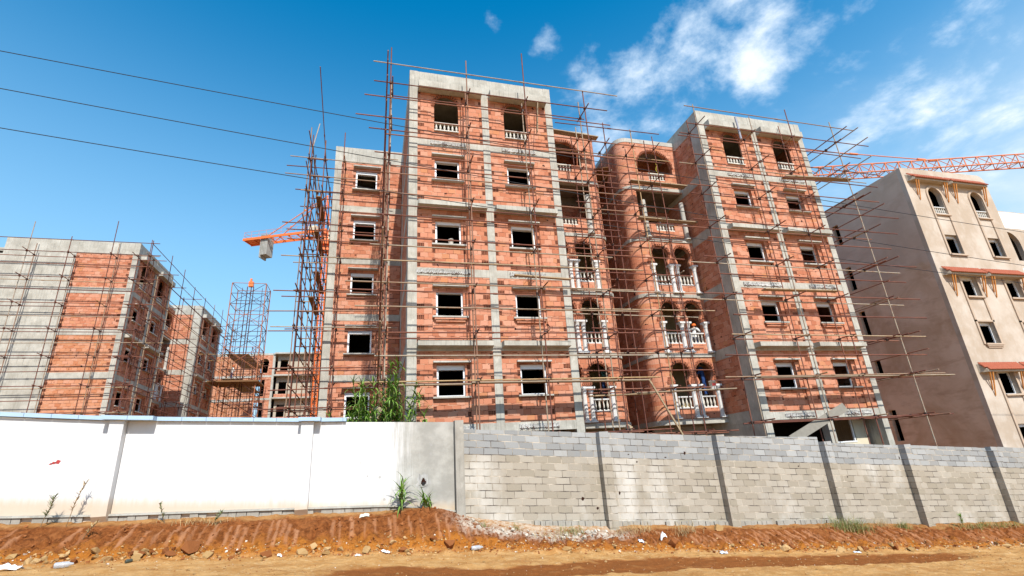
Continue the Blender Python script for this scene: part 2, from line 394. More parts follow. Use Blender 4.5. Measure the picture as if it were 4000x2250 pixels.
nz = k.noise(cp, 3.1, 9, .60, None, .25); nz2 = k.noise(cp, 9.5, 6, .62)
val = k.math('ADD', k.math('ADD', mask, k.math('MULTIPLY', k.math('SUBTRACT', nz, .5), 2.6)), k.math('MULTIPLY', k.math('SUBTRACT', nz2, .5), 1.15))
al = k.math('MULTIPLY', k.smooth(val, .30, 1.0), k.smooth(mask, .01, .16))
thick = k.smooth(val, .6, 1.3)
# fine veil low on the right
ccol = k.mix(thick, (4.2, 5.2, 6.3), (6.6, 6.6, 6.7))
haze = k.smooth(dz, .78, .0, 0., .95)
veil = k.math('MULTIPLY', k.smooth(k.math('ADD', dx, k.math('MULTIPLY', k.math('SUBTRACT', nz, .5), .5)), .60, .92), k.smooth(dz, .62, .30))
base = k.mix(k.math('MULTIPLY', veil, .75), k.mix(haze, hs.outputs[0], (3.0, 4.6, 6.0)), (4.3, 5.1, 5.8))
fin = k.mix(k.math('MULTIPLY', al, .92), base, ccol)
L.new(fin, bg.inputs['Color']); bg.inputs['Strength'].default_value = .15

sl = bpy.data.lights.new('sun', 'SUN'); sl.energy = 5.0; sl.angle = R(.5); sl.color = (1., .955, .88)
so = bpy.data.objects.new('sun', sl); COL.objects.link(so); so.rotation_euler = SUN_DIR.to_track_quat('-Z', 'Y').to_euler(); so.location = (10, -30, 40)
cam = bpy.data.cameras.new('camera'); co = bpy.data.objects.new('camera', cam); COL.objects.link(co); scn.camera = co
cam.sensor_width = 36; cam.lens = 36*1952.0859/4000; cam.clip_start = .1; cam.clip_end = 3000
Mr = [[0.965282, -0.254125, -0.06042], [0.031264, 0.34205, -0.939162], [0.259331, 0.904667, 0.33812]]
CP = Vector((2.1922, -18.6596, -4.3239))
co.matrix_world = Matrix(((Mr[0][0], -Mr[1][0], -Mr[2][0], CP.x), (Mr[0][1], -Mr[1][1], -Mr[2][1], CP.y), (Mr[0][2], -Mr[1][2], -Mr[2][2], CP.z), (0, 0, 0, 1)))
scn.view_settings.view_transform = 'Standard'; scn.view_settings.look = 'None'; scn.view_settings.exposure = .30; scn.view_settings.gamma = 1
scn.view_settings.use_curve_mapping = False

# ---------------------------------------------------------------- apartment building under construction
H = 3.06
def LV(k): return (k-2)*H
ZT = 13.22
B0 = (14.27, 0, -6.5)                    # base point of the design
BAL_PROF = [(.055,0),(.055,.03),(.03,.045),(.035,.07),(.052,.13),(.055,.18),(.045,.24),(.03,.31),(.036,.34),(.05,.36),(.05,.39)]
_mb = MB(); _mb.lathe((0,0,0), BAL_PROF, 8)
BAL_ME = _mb.mesh('baluster', M['baluster'])
_mb = MB()
_mb.box(-.15,.15,-.15,.15,0,.07); _mb.lathe((0,0,.07), [(.135,0),(.14,.03),(.115,.06)], 12)
_mb.lathe((0,0,.13), [(.108,0),(.10,1.12)], 16, 0, .10)
_mb.lathe((0,0,1.25), [(.105,0),(.12,.02),(.105,.05),(.125,.12),(.165,.22)], 12); _mb.box(-.165,.165,-.165,.165,1.47,1.56)
PIL_ME = _mb.mesh('pillar', M['white_cast'])

def holes_strip(mb, x, z0, z1, y, side, m, seed=0, narrow=False):
    """open ends of hollow bricks beside a column or a recess: every other course"""
    r = random.Random(seed); z = math.ceil((z0+60.02)/.218)*.218-60.02; i = r.randint(0, 1)
    while z + .2 < z1:
        if (i % 2 == 0) and r.random() < .9:
            w_ = .14 if (r.random() < .8 or narrow) else .30
            a, b = (x, x + w_) if side > 0 else (x - w_, x)
            mb.box(a+.006, b-.004, y-.004, y+.02, z+.02, z+.205, m)
            n = 2 if w_ < .2 else 4
            for p in range(n):
                for q in range(3):
                    u = a + .018 + p*(w_-.03)/n; v = z + .035 + q*.055
                    mb.add([(u,y-.0065,v),(u+.046,y-.0065,v),(u+.046,y-.0065,v+.040),(u,y-.0065,v+.040)], [(0,1,2,3)], m+1)
        z += .218; i += 1

def arch_pts(xm, zs, r, x0, x1, zb, n=18, a0=0., st=1.):
    pts = [(x0, zb), (x1, zb)]
    for i in range(n+1):
        a = -a0 + (PI + 2*a0)*i/n
        pts.append((xm + r*math.cos(a), zs + st*r*math.sin(a)))
    return pts
def arch_ring(mb, xm, zs, r, y, n=15, t=.10, a0=0., m=0, st=1.):
    rr = random.Random(int(xm*100)+int(zs*10))
    for i in range(n):
        a = -a0 + (PI+2*a0)*(i+.08)/n; b = -a0 + (PI+2*a0)*(i+.92)/n
        o = t*rr.uniform(.8, 1.35)
        P = [(xm+q*math.cos(e), zs+(q+(st-1)*r)*math.sin(e)) for q, e in ((r-.005, a), (r+o, a), (r+o, b), (r-.005, b))]
        yf = y - rr.uniform(.01, .05)
        mb.hexa([(P[0][0],yf,P[0][1]),(P[1][0],yf,P[1][1]),(P[2][0],yf,P[2][1]),(P[3][0],yf,P[3][1]),
                 (P[0][0],y+.06,P[0][1]),(P[1][0],y+.06,P[1][1]),(P[2][0],y+.06,P[2][1]),(P[3][0],y+.06,P[3][1])], m)
        e = (a+b)/2
        for g in (.25, .62):
            cx, cz = xm+(r+o*g)*math.cos(e), zs+(r*st+o*g)*math.sin(e); h = .022
            mb.add([(cx-h,yf-.003,cz-h),(cx+h,yf-.003,cz-h),(cx+h,yf-.003,cz+h),(cx-h,yf-.003,cz+h)], [(0,1,2,3)], m+1)

def balustrade(rt, x0, x1, y, z0, z1, n, rail_mat='baluster'):
    """bottom and top rails; each baluster a sub-part"""
    loc = -Vector(rt['_b'])
    mb = MB(); mb.box(x0, x1, y-.07, y+.07, z0, z0+.055); mb.box(x0, x1, y-.075, y+.075, z1-.055, z1)
    o = mb.build('balustrade', M[rail_mat], rt)
    for i in range(n):
        b = child_mesh('baluster', BAL_ME, o, (x0+(x1-x0)*(i+.5)/n, y, z0+.055)); b.scale = (1, 1, (z1-z0-.11)/.39)
    return o

def window(rt, x0, x1, yf, z0, z1, lintel=True, sill=True, box=.15, seed=0, mat='concrete_pale', deep=.10, zl=None):
    r = random.Random(seed)
    y = yf + deep; mb = MB(); t = .065; box = .15 if box is True else box; zl = z1+.17 if zl is None else zl
    mb.box(x0, x0+t, y, y+.07, z0, z1); mb.box(x1-t, x1, y, y+.07, z0, z1)
    mb.box(x0+t, x1-t, y, y+.07, z0, z0+t*.8); mb.box(x0+t, x1-t, y, y+.07, z1-t*.7, z1)
    mb.box(x0+t, x0+t+.02, y+.02, y+.05, z0+t, z1-t)
    fr = mb.build('window', M['upvc'], rt)
    def sub(name, b, mats): o = b.build(name, mats); o.parent = fr; return o
    if box:
        b = MB(); b.box(x0+t+.001, x1-t-.001, y-.004, y+.16, z1-.03-box, z1-t*.7-.001)
        for q in range(int(box/.045)): b.box(x0+t+.001, x1-t-.001, y-.010, y-.004, z1-.03-box+q*.045+.004, z1-.03-box+q*.045+.036)
        sub('shutter_box', b, M['upvc'])
    if lintel:
        b = MB(); dz = r.uniform(-.01, .01)
        b.box(x0-.14, x1+.20, yf-.20, yf+.06, zl+dz, zl+.06+dz); sub('lintel', b, M[mat])
    if sill:
        b = MB(); b.box(x0-.15, x1+.18, yf-.15, y-.002, z0-.075, z0-.012); sub('sill', b, M[mat])
        if sill == 2:
            b2 = MB(); b2.box(x0-.07, x1+.10, yf-.13, yf+.01, z0-.155, z0-.079); b2.box(x0-.02, x1+.06, yf-.09, yf+.01, z0-.235, z0-.158); sub('corbel', b2, M['brick'])
    return fr

def tower(rt, x0, x1, wins, mats, seed, depth=6.5, side_l=True, side_r=True, yf=0., deep=.10, stub=True):
    """one tower of five storeys; wins: [(x0,x1),(x0,x1)] the two window columns"""
    C, Bk = M['concrete'], [M[mats], M['tile_edge'], M['hole']]
    xm = (x0+x1)/2 - .10
    cols = [(x0, x0+.36), (xm, xm+.32), (x1-.33, x1)]
    for a, b in cols:
        mb = MB(); mb.box(a, b, yf-.03, yf+.34, -6.6, ZT); mb.build('column', C, rt)
    for j in range(2):
        xa, xb = cols[j][1], cols[j+1][0]; w0, w1 = wins[j]; r0, r1 = w0-.14, w1+.20
        for k in range(1, 6):
            z0, z1 = LV(k)+.34, LV(k+1)
            mb = MB(); mb.box(xa, xb, yf-.012, yf+.22, LV(k), LV(k)+.34); mb.build('beam', C, rt)
            mb = MB(); rel = LV(k); T = yf+.30
            mb.box(xa, r0, yf, T, z0, z1); mb.box(r1, xb, yf, T, z0, z1)
            yi = yf+.06
            holes_strip(mb, xa, z0, z1, yf, 1, 1, seed+k*7+j); holes_strip(mb, xb, z0, z1, yf, -1, 1, seed+k*7+j+3)
            if k < 5:
                wz0, wz1 = [(0, 0), (rel+1.36, rel+2.54), (rel+1.40, rel+2.46), (rel+1.43, rel+2.52), (rel+1.41, rel+2.45)][k]
                mb.box(r0, r1, yf, T, rel+2.70, z1)
                mb.box(r0, w0, yi, T, z0, rel+2.70); mb.box(w1, r1, yi, T, z0, rel+2.70)
                mb.box(w0, w1, yi, T, z0, wz0-.012); mb.box(w0, w1, yi, T, wz1, rel+2.70)
                if k in (1, 3):
                    holes_strip(mb, r0+.005, z0+.2, rel+2.6, yi, 1, 1, seed+k+50, True); holes_strip(mb, r1-.005, z0+.2, rel+2.6, yi, -1, 1, seed+k+51, True)
                mb.build('brick_wall', Bk, rt)
                window(rt, w0, w1, yi, wz0, wz1, True, 2 if k == 2 else 1, .14 if deep > .15 else (0, .15, .045, .12, .05)[k], seed+k*3+j, deep=deep, zl=rel+2.61)
            else:
                xc = (w0+w1)/2; rr = (w1-w0)/2+.01; zs = rel+2.20
                hole = arch_pts(xc, zs, rr, xc-rr, xc+rr, rel+.86, 18, 0., 1.13)
                mb.plate([(r0,z0),(r1,z0),(r1,z1),(r0,z1)], [hole], yi-.03, yi+.06, 0)
                mb.build('brick_wall', Bk, rt)
                a = MB(); arch_ring(a, xc, zs, rr, yi-.03, 17, .13, 0., 0, 1.13); a.build('arch_ring', [M['tile_edge'], M['hole']], rt)
                balustrade(rt, xc-rr+.005, xc+rr-.005, yf+.035, rel+.86, rel+1.30, 6)
        # canopy slabs and hacked stubs between the columns
        for k, (za, zb) in {2: (.13, .33), 4: (-.05, .15), 6: (-.17, .16)}.items():
            mb = MB(); e = .02 if j == 0 else .05
            mb.hexa([(xa+e, yf-.42, LV(k)+za), (xb-.03, yf-.42, LV(k)+za), (xb-.01, yf-.013, LV(k)+za-.02), (xa+e, yf-.013, LV(k)+za-.02),
                     (xa+e, yf-.42, LV(k)+zb), (xb-.03, yf-.42, LV(k)+zb), (xb-.01, yf-.013, LV(k)+zb+.03), (xa+e, yf-.013, LV(k)+zb+.03)])
            mb.build('canopy_slab', M['concrete'], rt)
        if stub:
            for k in (1, 3, 5):
                mb = MB(); rr = random.Random(seed+k+j*11); xs0, xs1 = w0-.2, w1+.3; n = 26
                if k == 3 and j == 0: xs0 -= .6
                for i in range(n):
                    a = xs0+(xs1-xs0)*i/n; b = xs0+(xs1-xs0)*(i+1)/n + .01; q = rr.uniform(.05, .09)
                    c0, c1 = LV(k)+.08+rr.uniform(0, .035), LV(k)+.27+rr.uniform(-.025, .03)
                    mb.hexa([(a,yf-q*.5,c0),(b,yf-q,c0+.03),(b,yf+.02,c0),(a,yf+.02,c0),(a,yf-q,c1-.03),(b,yf-q*.6,c1),(b,yf+.02,c1),(a,yf+.02,c1)], 0)
                for i in range(9):
                    a = rr.uniform(xs0, xs1); mb.path([(a, yf-.02, LV(k)+.2), (a+rr.uniform(-.1,.1), yf-.14, LV(k)+rr.uniform(.02,.15)), (a+rr.uniform(-.2,.2), yf-.17, LV(k)+rr.uniform(-.05,.1))], .008, 4, 1)
                mb.build('broken_slab', [M['concrete_rough'], M['tube_dark']], rt)
    mb = MB(); mb.box(x0+.36, x1-.33, yf-.012, yf+.2, LV(6), ZT-.002); mb.build('parapet', C, rt)
    # side walls
    for on, xs, sg in ((side_l, x0, 1), (side_r, x1, -1)):
        if not on: continue
        xa, xb = (xs+.02, xs+.2) if sg > 0 else (xs-.2, xs-.02)
        ca, cb = (xs+.004, xs+.2) if sg > 0 else (xs-.2, xs-.004)
        mb = MB()
        for k in range(1, 6): mb.box(xa, xb, yf+.34, yf+depth, LV(k)+.50, LV(k+1), 0)
        mb.build('side_wall', Bk, rt)
        mb = MB(); mb.box(xa, xb, yf+.73, yf+depth, -6.6, LV(1)-.002); mb.build('basement_wall', C, rt)
        for k in range(1, 6):
            b = MB(); b.box(ca, cb, yf+.34, yf+depth, LV(k)-.001, LV(k)+.50); b.build('side_beam', C, rt)
        b = MB(); b.box(ca, cb, yf+.34, yf+depth, LV(6), ZT); e = .006*sg; b.box(min(xs-e, xs+.2*sg), max(xs-e, xs+.2*sg), yf+.341, yf+.72, -6.6, LV(6)); b.build('side_parapet', C, rt)
        if depth > 6: b = MB(); e = .012*sg; b.box(min(xs-e, xs+.2*sg), max(xs-e, xs+.2*sg), yf+depth-1.5, yf+depth-1.1, -6.6, LV(6)); b.build('column', C, rt)

def bay(rt, mx, mats, seed):
    """recessed balcony bay with a rounded corner; mx maps design x (mirror or not)"""
    flip = mx(1) < mx(0)
    Bk = [M[mats], M['tile_edge'], M['hole']]; C = M['concrete']
    Y = 2.35; S = [-2.70, .40, 3.48, 6.58, 9.68, 12.78]
    def bx(mb, a, b, y0, y1, z0, z1, m=0):
        a, b = mx(a), mx(b); mb.box(min(a,b), max(a,b), y0, y1, z0, z1, m)
    def poly(p): return [(mx(x), z) for x, z in p]
    xf, xe, xs, rc = 15.45, 18.42, 14.85, .6
    def plan(o, ye=7.5, front=True):
        pts = ([(xe, Y-o)] if front else []) + [(xf, Y-o)]
        for i in range(1, 9):
            a = PI*1.5 - PI*.5*i/8; pts.append((xf+(rc+o)*math.cos(a), Y+rc+(rc+o)*math.sin(a)))
        pts.append((xs-o, ye)); pts = [(mx(x), y) for x, y in pts]
        return pts
    tw = -1 if not flip else 1         # thickness to the inside
    for i, s_ in enumerate(S[:5]):
        mb = MB(); t0 = .18 if i else .22
        mb.strip(plan(.05), s_-t0, s_, .30*tw); mb.build('balcony_slab', C, rt)
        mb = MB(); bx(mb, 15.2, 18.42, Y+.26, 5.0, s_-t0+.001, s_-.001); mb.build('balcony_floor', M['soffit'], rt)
        top = S[i+1]-.18 if i < 4 else 12.52
        mb = MB(); mb.strip(plan(0., 7.5, False), s_, top, .18*tw)
        if i < 3:
            hs = []; rings = MB()
            for xc in (16.34, 17.66):
                zs = s_+2.19; r = .49
                hole = [(xc-.40, s_+.5), (xc+.40, s_+.5), (xc+.40, s_+1.66), (xc+.36, s_+1.70), (xc+.36, s_+1.80), (xc+.42, s_+1.93)]
                for q in range(17):
                    a = R(-22) + R(224)*q/16; hole.append((xc+r*math.cos(a), zs+r*math.sin(a)))
                hole += [(xc-.42, s_+1.93), (xc-.36, s_+1.80), (xc-.36, s_+1.70), (xc-.40, s_+1.66)]
                hs.append(poly(hole))
                arch_ring(rings, mx(xc), zs, r, Y, 16, .11, R(22))
            mb.plate(poly([(xf, s_), (xe, s_), (xe, top), (xf, top)]), hs, Y, Y+.2, 0)
            rr = random.Random(seed+i)
            for xc in (15.72, 17.0, 18.27):          # stepped imposts over the capitals
                for q, hw in enumerate((.20, .16, .13)):
                    bx(rings, xc-hw, xc+hw, Y-.05+.012*q, Y+.1, s_+1.66+q*.11, s_+1.755+q*.11)
                    for g in range(4):
                        u = mx(xc-hw+.03+g*(2*hw-.04)/4); v = s_+1.685+q*.11
                        rings.add([(u-.015,Y-.055+.012*q,v),(u+.02,Y-.055+.012*q,v),(u+.02,Y-.055+.012*q,v+.045),(u-.015,Y-.055+.012*q,v+.045)], [(0,1,2,3)], 1)
            mb.build('bay_wall', Bk, rt)
            rings.build('arch_ring', [M['tile_edge'], M['hole']], rt)
            for xc in (15.79, 16.84, 17.16, 18.20):
                child_mesh('pillar', PIL_ME, rt, Vector((mx(xc), Y-.02, s_+.03)) - Vector(rt['_b']))
            for xc in (16.34, 17.66):
                a, b = sorted((mx(xc-.395), mx(xc+.395))); balustrade(rt, a, b, Y+.08, s_+.5, s_+1.06, 4, 'white_cast')
            # back of the balcony
            mb = MB(); bx(mb, 15.2, 16.0, 4.0, 4.15, s_, top); bx(mb, 16.9, 18.42, 4.0, 4.15, s_, top); bx(mb, 16.0, 16.9, 4.0, 4.15, s_+2.05, top)
            mb.build('balcony_back_wall', M['plaster_in'], rt)
        elif i == 3:
            z1 = s_+.93
            mb.plate(poly([(xf, s_), (xe, s_), (xe, z1), (17.55, z1), (17.55, s_+.50), (16.45, s_+.50), (16.45, z1), (xf, z1)]), [], Y+.05, Y+.2, 0)
            bx(mb, xf, xf+.12, Y+.05, Y+.2, z1, top)
            mb.build('bay_wall', Bk, rt)
            a, b = sorted((mx(16.455), mx(17.545))); balustrade(rt, a, b, Y+.12, s_+.5, s_+.92, 6)
            for xc in (15.83, 18.17):
                mb = MB(); mb.lathe((mx(xc), Y-.03, s_+.0), [(.19,0),(.19,.04),(.155,.10),(.17,.13),(.135,.19),(.13,.24),(.128,2.22)], 14); mb.build('round_column', M['concrete_pale'], rt)
            mb = MB(); bx(mb, 15.2, 16.75, 3.9, 4.05, s_, top-.45); bx(mb, 17.85, 18.42, 3.9, 4.05, s_, top-.45); bx(mb, 16.75, 17.85, 3.9, 4.05, s_, s_+.95); bx(mb, 16.75, 17.85, 3.9, 4.05, s_+2.2, top-.45)
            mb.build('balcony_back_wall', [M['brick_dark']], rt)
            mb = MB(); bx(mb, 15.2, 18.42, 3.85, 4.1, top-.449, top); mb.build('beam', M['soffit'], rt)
            a, b = sorted((mx(16.75), mx(17.85))); window(rt, a, b, 3.86, s_+.95, s_+2.2, False, False, True, seed)
        else:
            hole = [(15.87, s_+.95), (16.48, s_+.95), (16.48, s_+.5), (17.5, s_+.5), (17.5, s_+.95), (18.05, s_+.95)]
            zs = s_+1.32
            for q in range(21):
                a = PI*q/20; hole.append((16.96+1.09*math.cos(a), zs+1.05*math.sin(a)))
            mb.plate(poly([(xf, s_), (xe, s_), (xe, top), (xf, top)]), [poly(hole)], Y, Y+.2, 0); mb.build('bay_wall', Bk, rt)
            a_ = MB(); arch_ring(a_, mx(16.96), zs, 1.08, Y, 30, .09); a_.build('arch_ring', [M['tile_edge'], M['hole']], rt)
            a, b = sorted((mx(16.485), mx(17.495))); balustrade(rt, a, b, Y+.09, s_+.5, s_+.96, 6)
            mb = MB(); bx(mb, 15.2, 16.0, 4.0, 4.15, s_, top); bx(mb, 17.1, 18.42, 4.0, 4.15, s_, top); bx(mb, 16.0, 17.1, 4.0, 4.15, s_, s_+.95); bx(mb, 16.0, 17.1, 4.0, 4.15, s_+2.2, top)
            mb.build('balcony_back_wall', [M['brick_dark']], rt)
            a, b = sorted((mx(16.0), mx(17.1))); window(rt, a, b, 3.96, s_+.95, s_+2.2, False, False, True, seed+4)
    mb = MB(); mb.strip(plan(.02), 12.52, 12.78, .4*tw); bx(mb, 15.3, 18.42, Y+.35, 7.5, 12.55, 12.7); mb.build('bay_parapet', M['concrete_pale'], rt)
    mb = MB(); bx(mb, 14.95, 18.42, 5.0, 5.15, -6.5, 12.5); mb.build('dark_backing', M['dark_in'], rt)
    mb = MB(); bx(mb, 15.2, 18.42, 3.6, 3.8, -6.5, -2.93); mb.build('basement_wall', M['concrete'], rt)

def wing(rt, x0, x1, wx, mats, seed, corner_left=True, y=6.5):
    Bk = [M[mats], M['tile_edge'], M['hole']]; C = M['concrete']
    a, b = (x0, x0+.36) if corner_left else (x1-.36, x1)
    mb = MB(); mb.box(a, b, y-.03, y+.4, -6.6, ZT); mb.build('column', C, rt)
    xa, xb = (b, x1) if corner_left else (x0, a)
    for k in range(1, 6):
        z0, z1 = LV(k)+.34, LV(k+1); w0, w1 = wx; rel = LV(k); wz0, wz1 = rel+1.38, rel+2.56
        mb = MB(); mb.box(xa, xb, y-.012, y+.2, LV(k), LV(k)+.34); mb.build('beam', C, rt)
        mb = MB(); mb.box(xa, w0, y, y+.27, z0, z1); mb.box(w1, xb, y, y+.27, z0, z1); mb.box(w0, w1, y, y+.27, z0, wz0-.012); mb.box(w0, w1, y, y+.27, wz1, z1)
        holes_strip(mb, xa, z0, z1, y, 1, 1, seed+k); holes_strip(mb, w0-.002, wz0, wz1, y, -1, 1, seed+k+9); holes_strip(mb, w1+.002, wz0, wz1, y, 1, 1, seed+k+19)
        mb.build('brick_wall', Bk, rt); window(rt, w0, w1, y-.06, wz0, wz1, True, 1, True, seed+k)
    mb = MB(); mb.box(xa, xb, y-.012, y+.2, LV(6), ZT-.002); mb.build('parapet', C, rt)

def carcass(rt, xw0, xw1, low=0.):
    """floor plates, rear and end walls"""
    for k in range(1, 7):
        mb = MB(); z0, z1 = LV(k)+.06, LV(k)+.28
        if k == 6: z0, z1 = LV(k)+.05, LV(k)+.3
        mb.box(3.52, 9.88, .24, 6.75, z0, z1); mb.box(18.64, 25.02, .24, 6.75, z0, z1); mb.box(xw0+.25, xw1-.25, 6.752, 13, z0, z1)
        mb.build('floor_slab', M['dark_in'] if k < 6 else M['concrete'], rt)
    mb = MB(); mb.box(xw0, xw1, 13.0, 13.2, -6.6, ZT-.3); mb.build('rear_wall', M['brick'], rt)
    for x in (xw0, xw1-.2):
        mb = MB(); mb.box(x+.01, x+.19, 6.75, 12.99, -6.6, ZT-.31-low); mb.build('end_wall', M['brick'] if not low else M['concrete'], rt)
    mb = MB(); mb.box(3.55, 9.85, 4.2, 4.35, -6.6, LV(6)); mb.box(18.66, 25.0, 4.2, 4.35, -6.6, LV(6)); mb.box(xw0+.2, xw1-.2, 9.0, 9.2, -6.6, LV(6)); mb.box(12.9, 15.6, 7.3, 7.5, -6.6, 12.7)
    mb.build('dark_backing', M['dark_in'], rt)  # unseen inner walls, added to keep light out of the rooms
    mb = MB(); mb.box(3.6, 9.8, 2.4, 2.6, -6.6, LV(1)+.05); mb.build('basement_wall', M['dark_in'], rt); mb = MB(); mb.box(18.7, 24.95, 3.4, 3.6, -6.6, LV(1)+.05); mb.build('basement_wall', M['dark_in'], rt)

WIN_A = [(4.42, 5.50), (7.68, 8.76)]
WIN_B = [(19.78, 20.86), (23.04, 24.12)]
def apartment(name, loc, rz, label, group=None, left_wing=True, right_wing=True, gable=False, seed=1, pal=('brick', 'brick')):
    rt = root(name, loc, rz, B0, label, 'building', group)
    tower(rt, 3.31, 10.10, WIN_A, pal[0], seed, side_l=not gable)
    tower(rt, 18.42, 25.23, WIN_B, pal[0], seed+100, deep=.19)
    bay(rt, lambda x: x, pal[0], seed+200)
    bay(rt, lambda x: 28.40-x, pal[0], seed+300)
    if left_wing: wing(rt, -.30, 3.31, (.83, 1.97), pal[1], seed+400)
    if right_wing: wing(rt, 25.23, 28.84, (26.57, 27.71), pal[1], seed+500, False)
    carcass(rt, -.30 if left_wing else 3.34, 28.84 if right_wing else 25.2)
    return rt

main = apartment('apartment_block', (14.27, 0, -6.5), 0, 'tall unfinished terracotta brick apartment block with two balcony bays, behind the grey block wall')
# loose fittings of the ground floor of the right tower
mb = MB(); mb.box(22.7, 23.0, .9, 1.0, -6.5, -3.1); mb.box(24.15, 24.85, .9, 1.0, -6.5, -3.1); mb.box(23.0, 24.15, .9, 1.0, -6.5, -4.15); mb.build('shop_partition', M['cream'], main)
mb = MB(); mb.box(23.0, 24.15, .88, .95, -4.15, -4.09); mb.box(24.0, 24.07, .88, .95, -4.09, -3.1); mb.box(23.1, 24.05, .87, .899, -4.95, -4.25); mb.build('shop_window_frame', M['upvc'], main)

# the second block stands at right angles, far left: its gable faces us
D = root('gable_block', (-15.10, 21.28+14.27-3.31, -6.5), PI/2, B0, 'grey concrete gabled brick block under construction at far left, its facade turned away', 'building')
tower(D, 3.31, 10.10, WIN_A, 'brick', 600, side_l=False, stub=False)
tower(D, 18.42, 25.23, WIN_B, 'brick', 700, stub=False)
bay(D, lambda x: x, 'brick_orange', 800); bay(D, lambda x: 28.40-x, 'brick_orange', 900)
wing(D, 25.23, 28.84, (26.57, 27.71), 'brick_orange', 950, False)
carcass(D, 3.34, 28.84, .9)
# gable end, design plane x = 3.31: concrete shear wall at the back, brick panels between frame members at the front
C = M['concrete']
mb = MB(); mb.box(3.31, 3.55, 3.86, 8.17, -6.6, ZT); mb.build('shear_wall', C, D)
for k in range(1, 6):
    mb = MB(); mb.box(3.345, 3.55, .345, 3.859, LV(k)+.46, LV(k+1))
    # hollow ends along both edges of the panel
    for ye, sg in ((.36, 1), (3.845, -1)):
        rr = random.Random(k*5+sg); z = LV(k)+.5; i = 0
        while z+.2 < LV(k+1):
            if i % 2 == 0 and rr.random() < .9:
                a, b = (ye, ye+.2) if sg > 0 else (ye-.2, ye)
                mb.box(3.338, 3.36, a, b, z+.02, z+.205, 1)
                for p in range(3):
                    for q in range(3):
                        u = a+.02+p*.06; v = z+.035+q*.055
                        mb.add([(3.336,u,v),(3.336,u+.045,v),(3.336,u+.045,v+.04),(3.336,u,v+.04)], [(0,1,2,3)], 2)
            z += .218; i += 1
    mb.build('gable_panel', [M['brick' if k in (1, 4, 5) else 'brick_orange'], M['tile_edge'], M['hole']], D)
    b = MB(); b.box(3.322, 3.55, .341, 3.861, LV(k)-.001, LV(k)+.46); b.build('gable_beam', C, D)
b = MB(); b.box(3.322, 3.55, .341, 3.861, LV(6), ZT-.003); b.build('gable_parapet', C, D)
b = MB(); b.box(3.318, 3.55, .02, .341, -6.6, ZT-.002); b.build('gable_column', C, D)
b = MB(); b.box(3.6, 10, 6.6, 8.1, -6.6, ZT-.4); b.build('rear_part', M['concrete_rough'], D)

# ---------------------------------------------------------------- finished rendered building on the right
Eb = root('rendered_apartment_building', (40.4, 2.7, -9.5), 0, (40.4, 2.7, -9.5), 'beige rendered apartment building with clay tiled eaves, at the right edge', 'building')
EX0, EX1, EY, EZ = 36.3, 44.3, 2.7, 13.35
wl = [(38.05, 39.20), (41.98, 43.10)]
holes = []
for a, b in wl:
    xc = (a+b)/2; r = (b-a)/2
    holes.append(arch_pts(xc, 11.38, r, a, b, 9.93))
    for z0, z1 in ((7.0, 8.42), (4.1, 5.45), (1.05, 2.42), (-2.0, -.55), (-5.2, -3.7)): holes.append([(a-.05, z0), (b+.12, z0), (b+.12, z1), (a-.05, z1)])
mb = MB()
top = [(EX0, EZ), (EX0, -9.5), (EX1, -9.5), (EX1, EZ-.5)] + [(EX1-.7+.7*math.cos(R(q)), EZ-.55+.7*math.sin(R(q))) for q in (20, 40, 60, 80)] + [(EX1-.9, EZ+.13)]
mb.plate(top[::-1], holes, EY, EY+.27, 0); mb.build('front_wall', M['render'], Eb)
slots = [(10.15, 11.8), (6.5, 8.3), (3.0, 4.85), (.05, 1.25), (-4.2, -2.2)]
mb = MB()
ys = [EY+.271, 8.2, 8.7, 16]
mb.box(EX0, EX0+.3, ys[0], ys[1], -9.5, EZ); mb.box(EX0, EX0+.3, ys[2], ys[3], -9.5, EZ)
zz = [-9.5] + sorted(q for s_ in slots for q in s_) + [EZ]
for i in range(0, len(zz), 2): mb.box(EX0, EX0+.3, 8.2, 8.7, zz[i], zz[i+1])
mb.build('side_wall', M['render_side'], Eb)
mb = MB(); mb.box(EX0+.3, EX1-.1, EY+.3, 16, EZ-.5, EZ-.3); mb.box(EX1-.4, EX1-.1, EY+.3, 16, -9.5, EZ-.5); mb.box(EX0+.3, EX1-.4, 15.8, 16, -9.5, EZ-.5)
for z in (-6.3, -3.06, 0, 3.06, 6.12, 9.3): mb.box(EX0+.3, EX1-.4, EY+.3, 15.8, z, z+.2)
mb.box(EX0+.3, EX1-.4, 6.5, 6.7, -9.5, EZ-.5); mb.build('floor_slab', M['dark_in'], Eb)
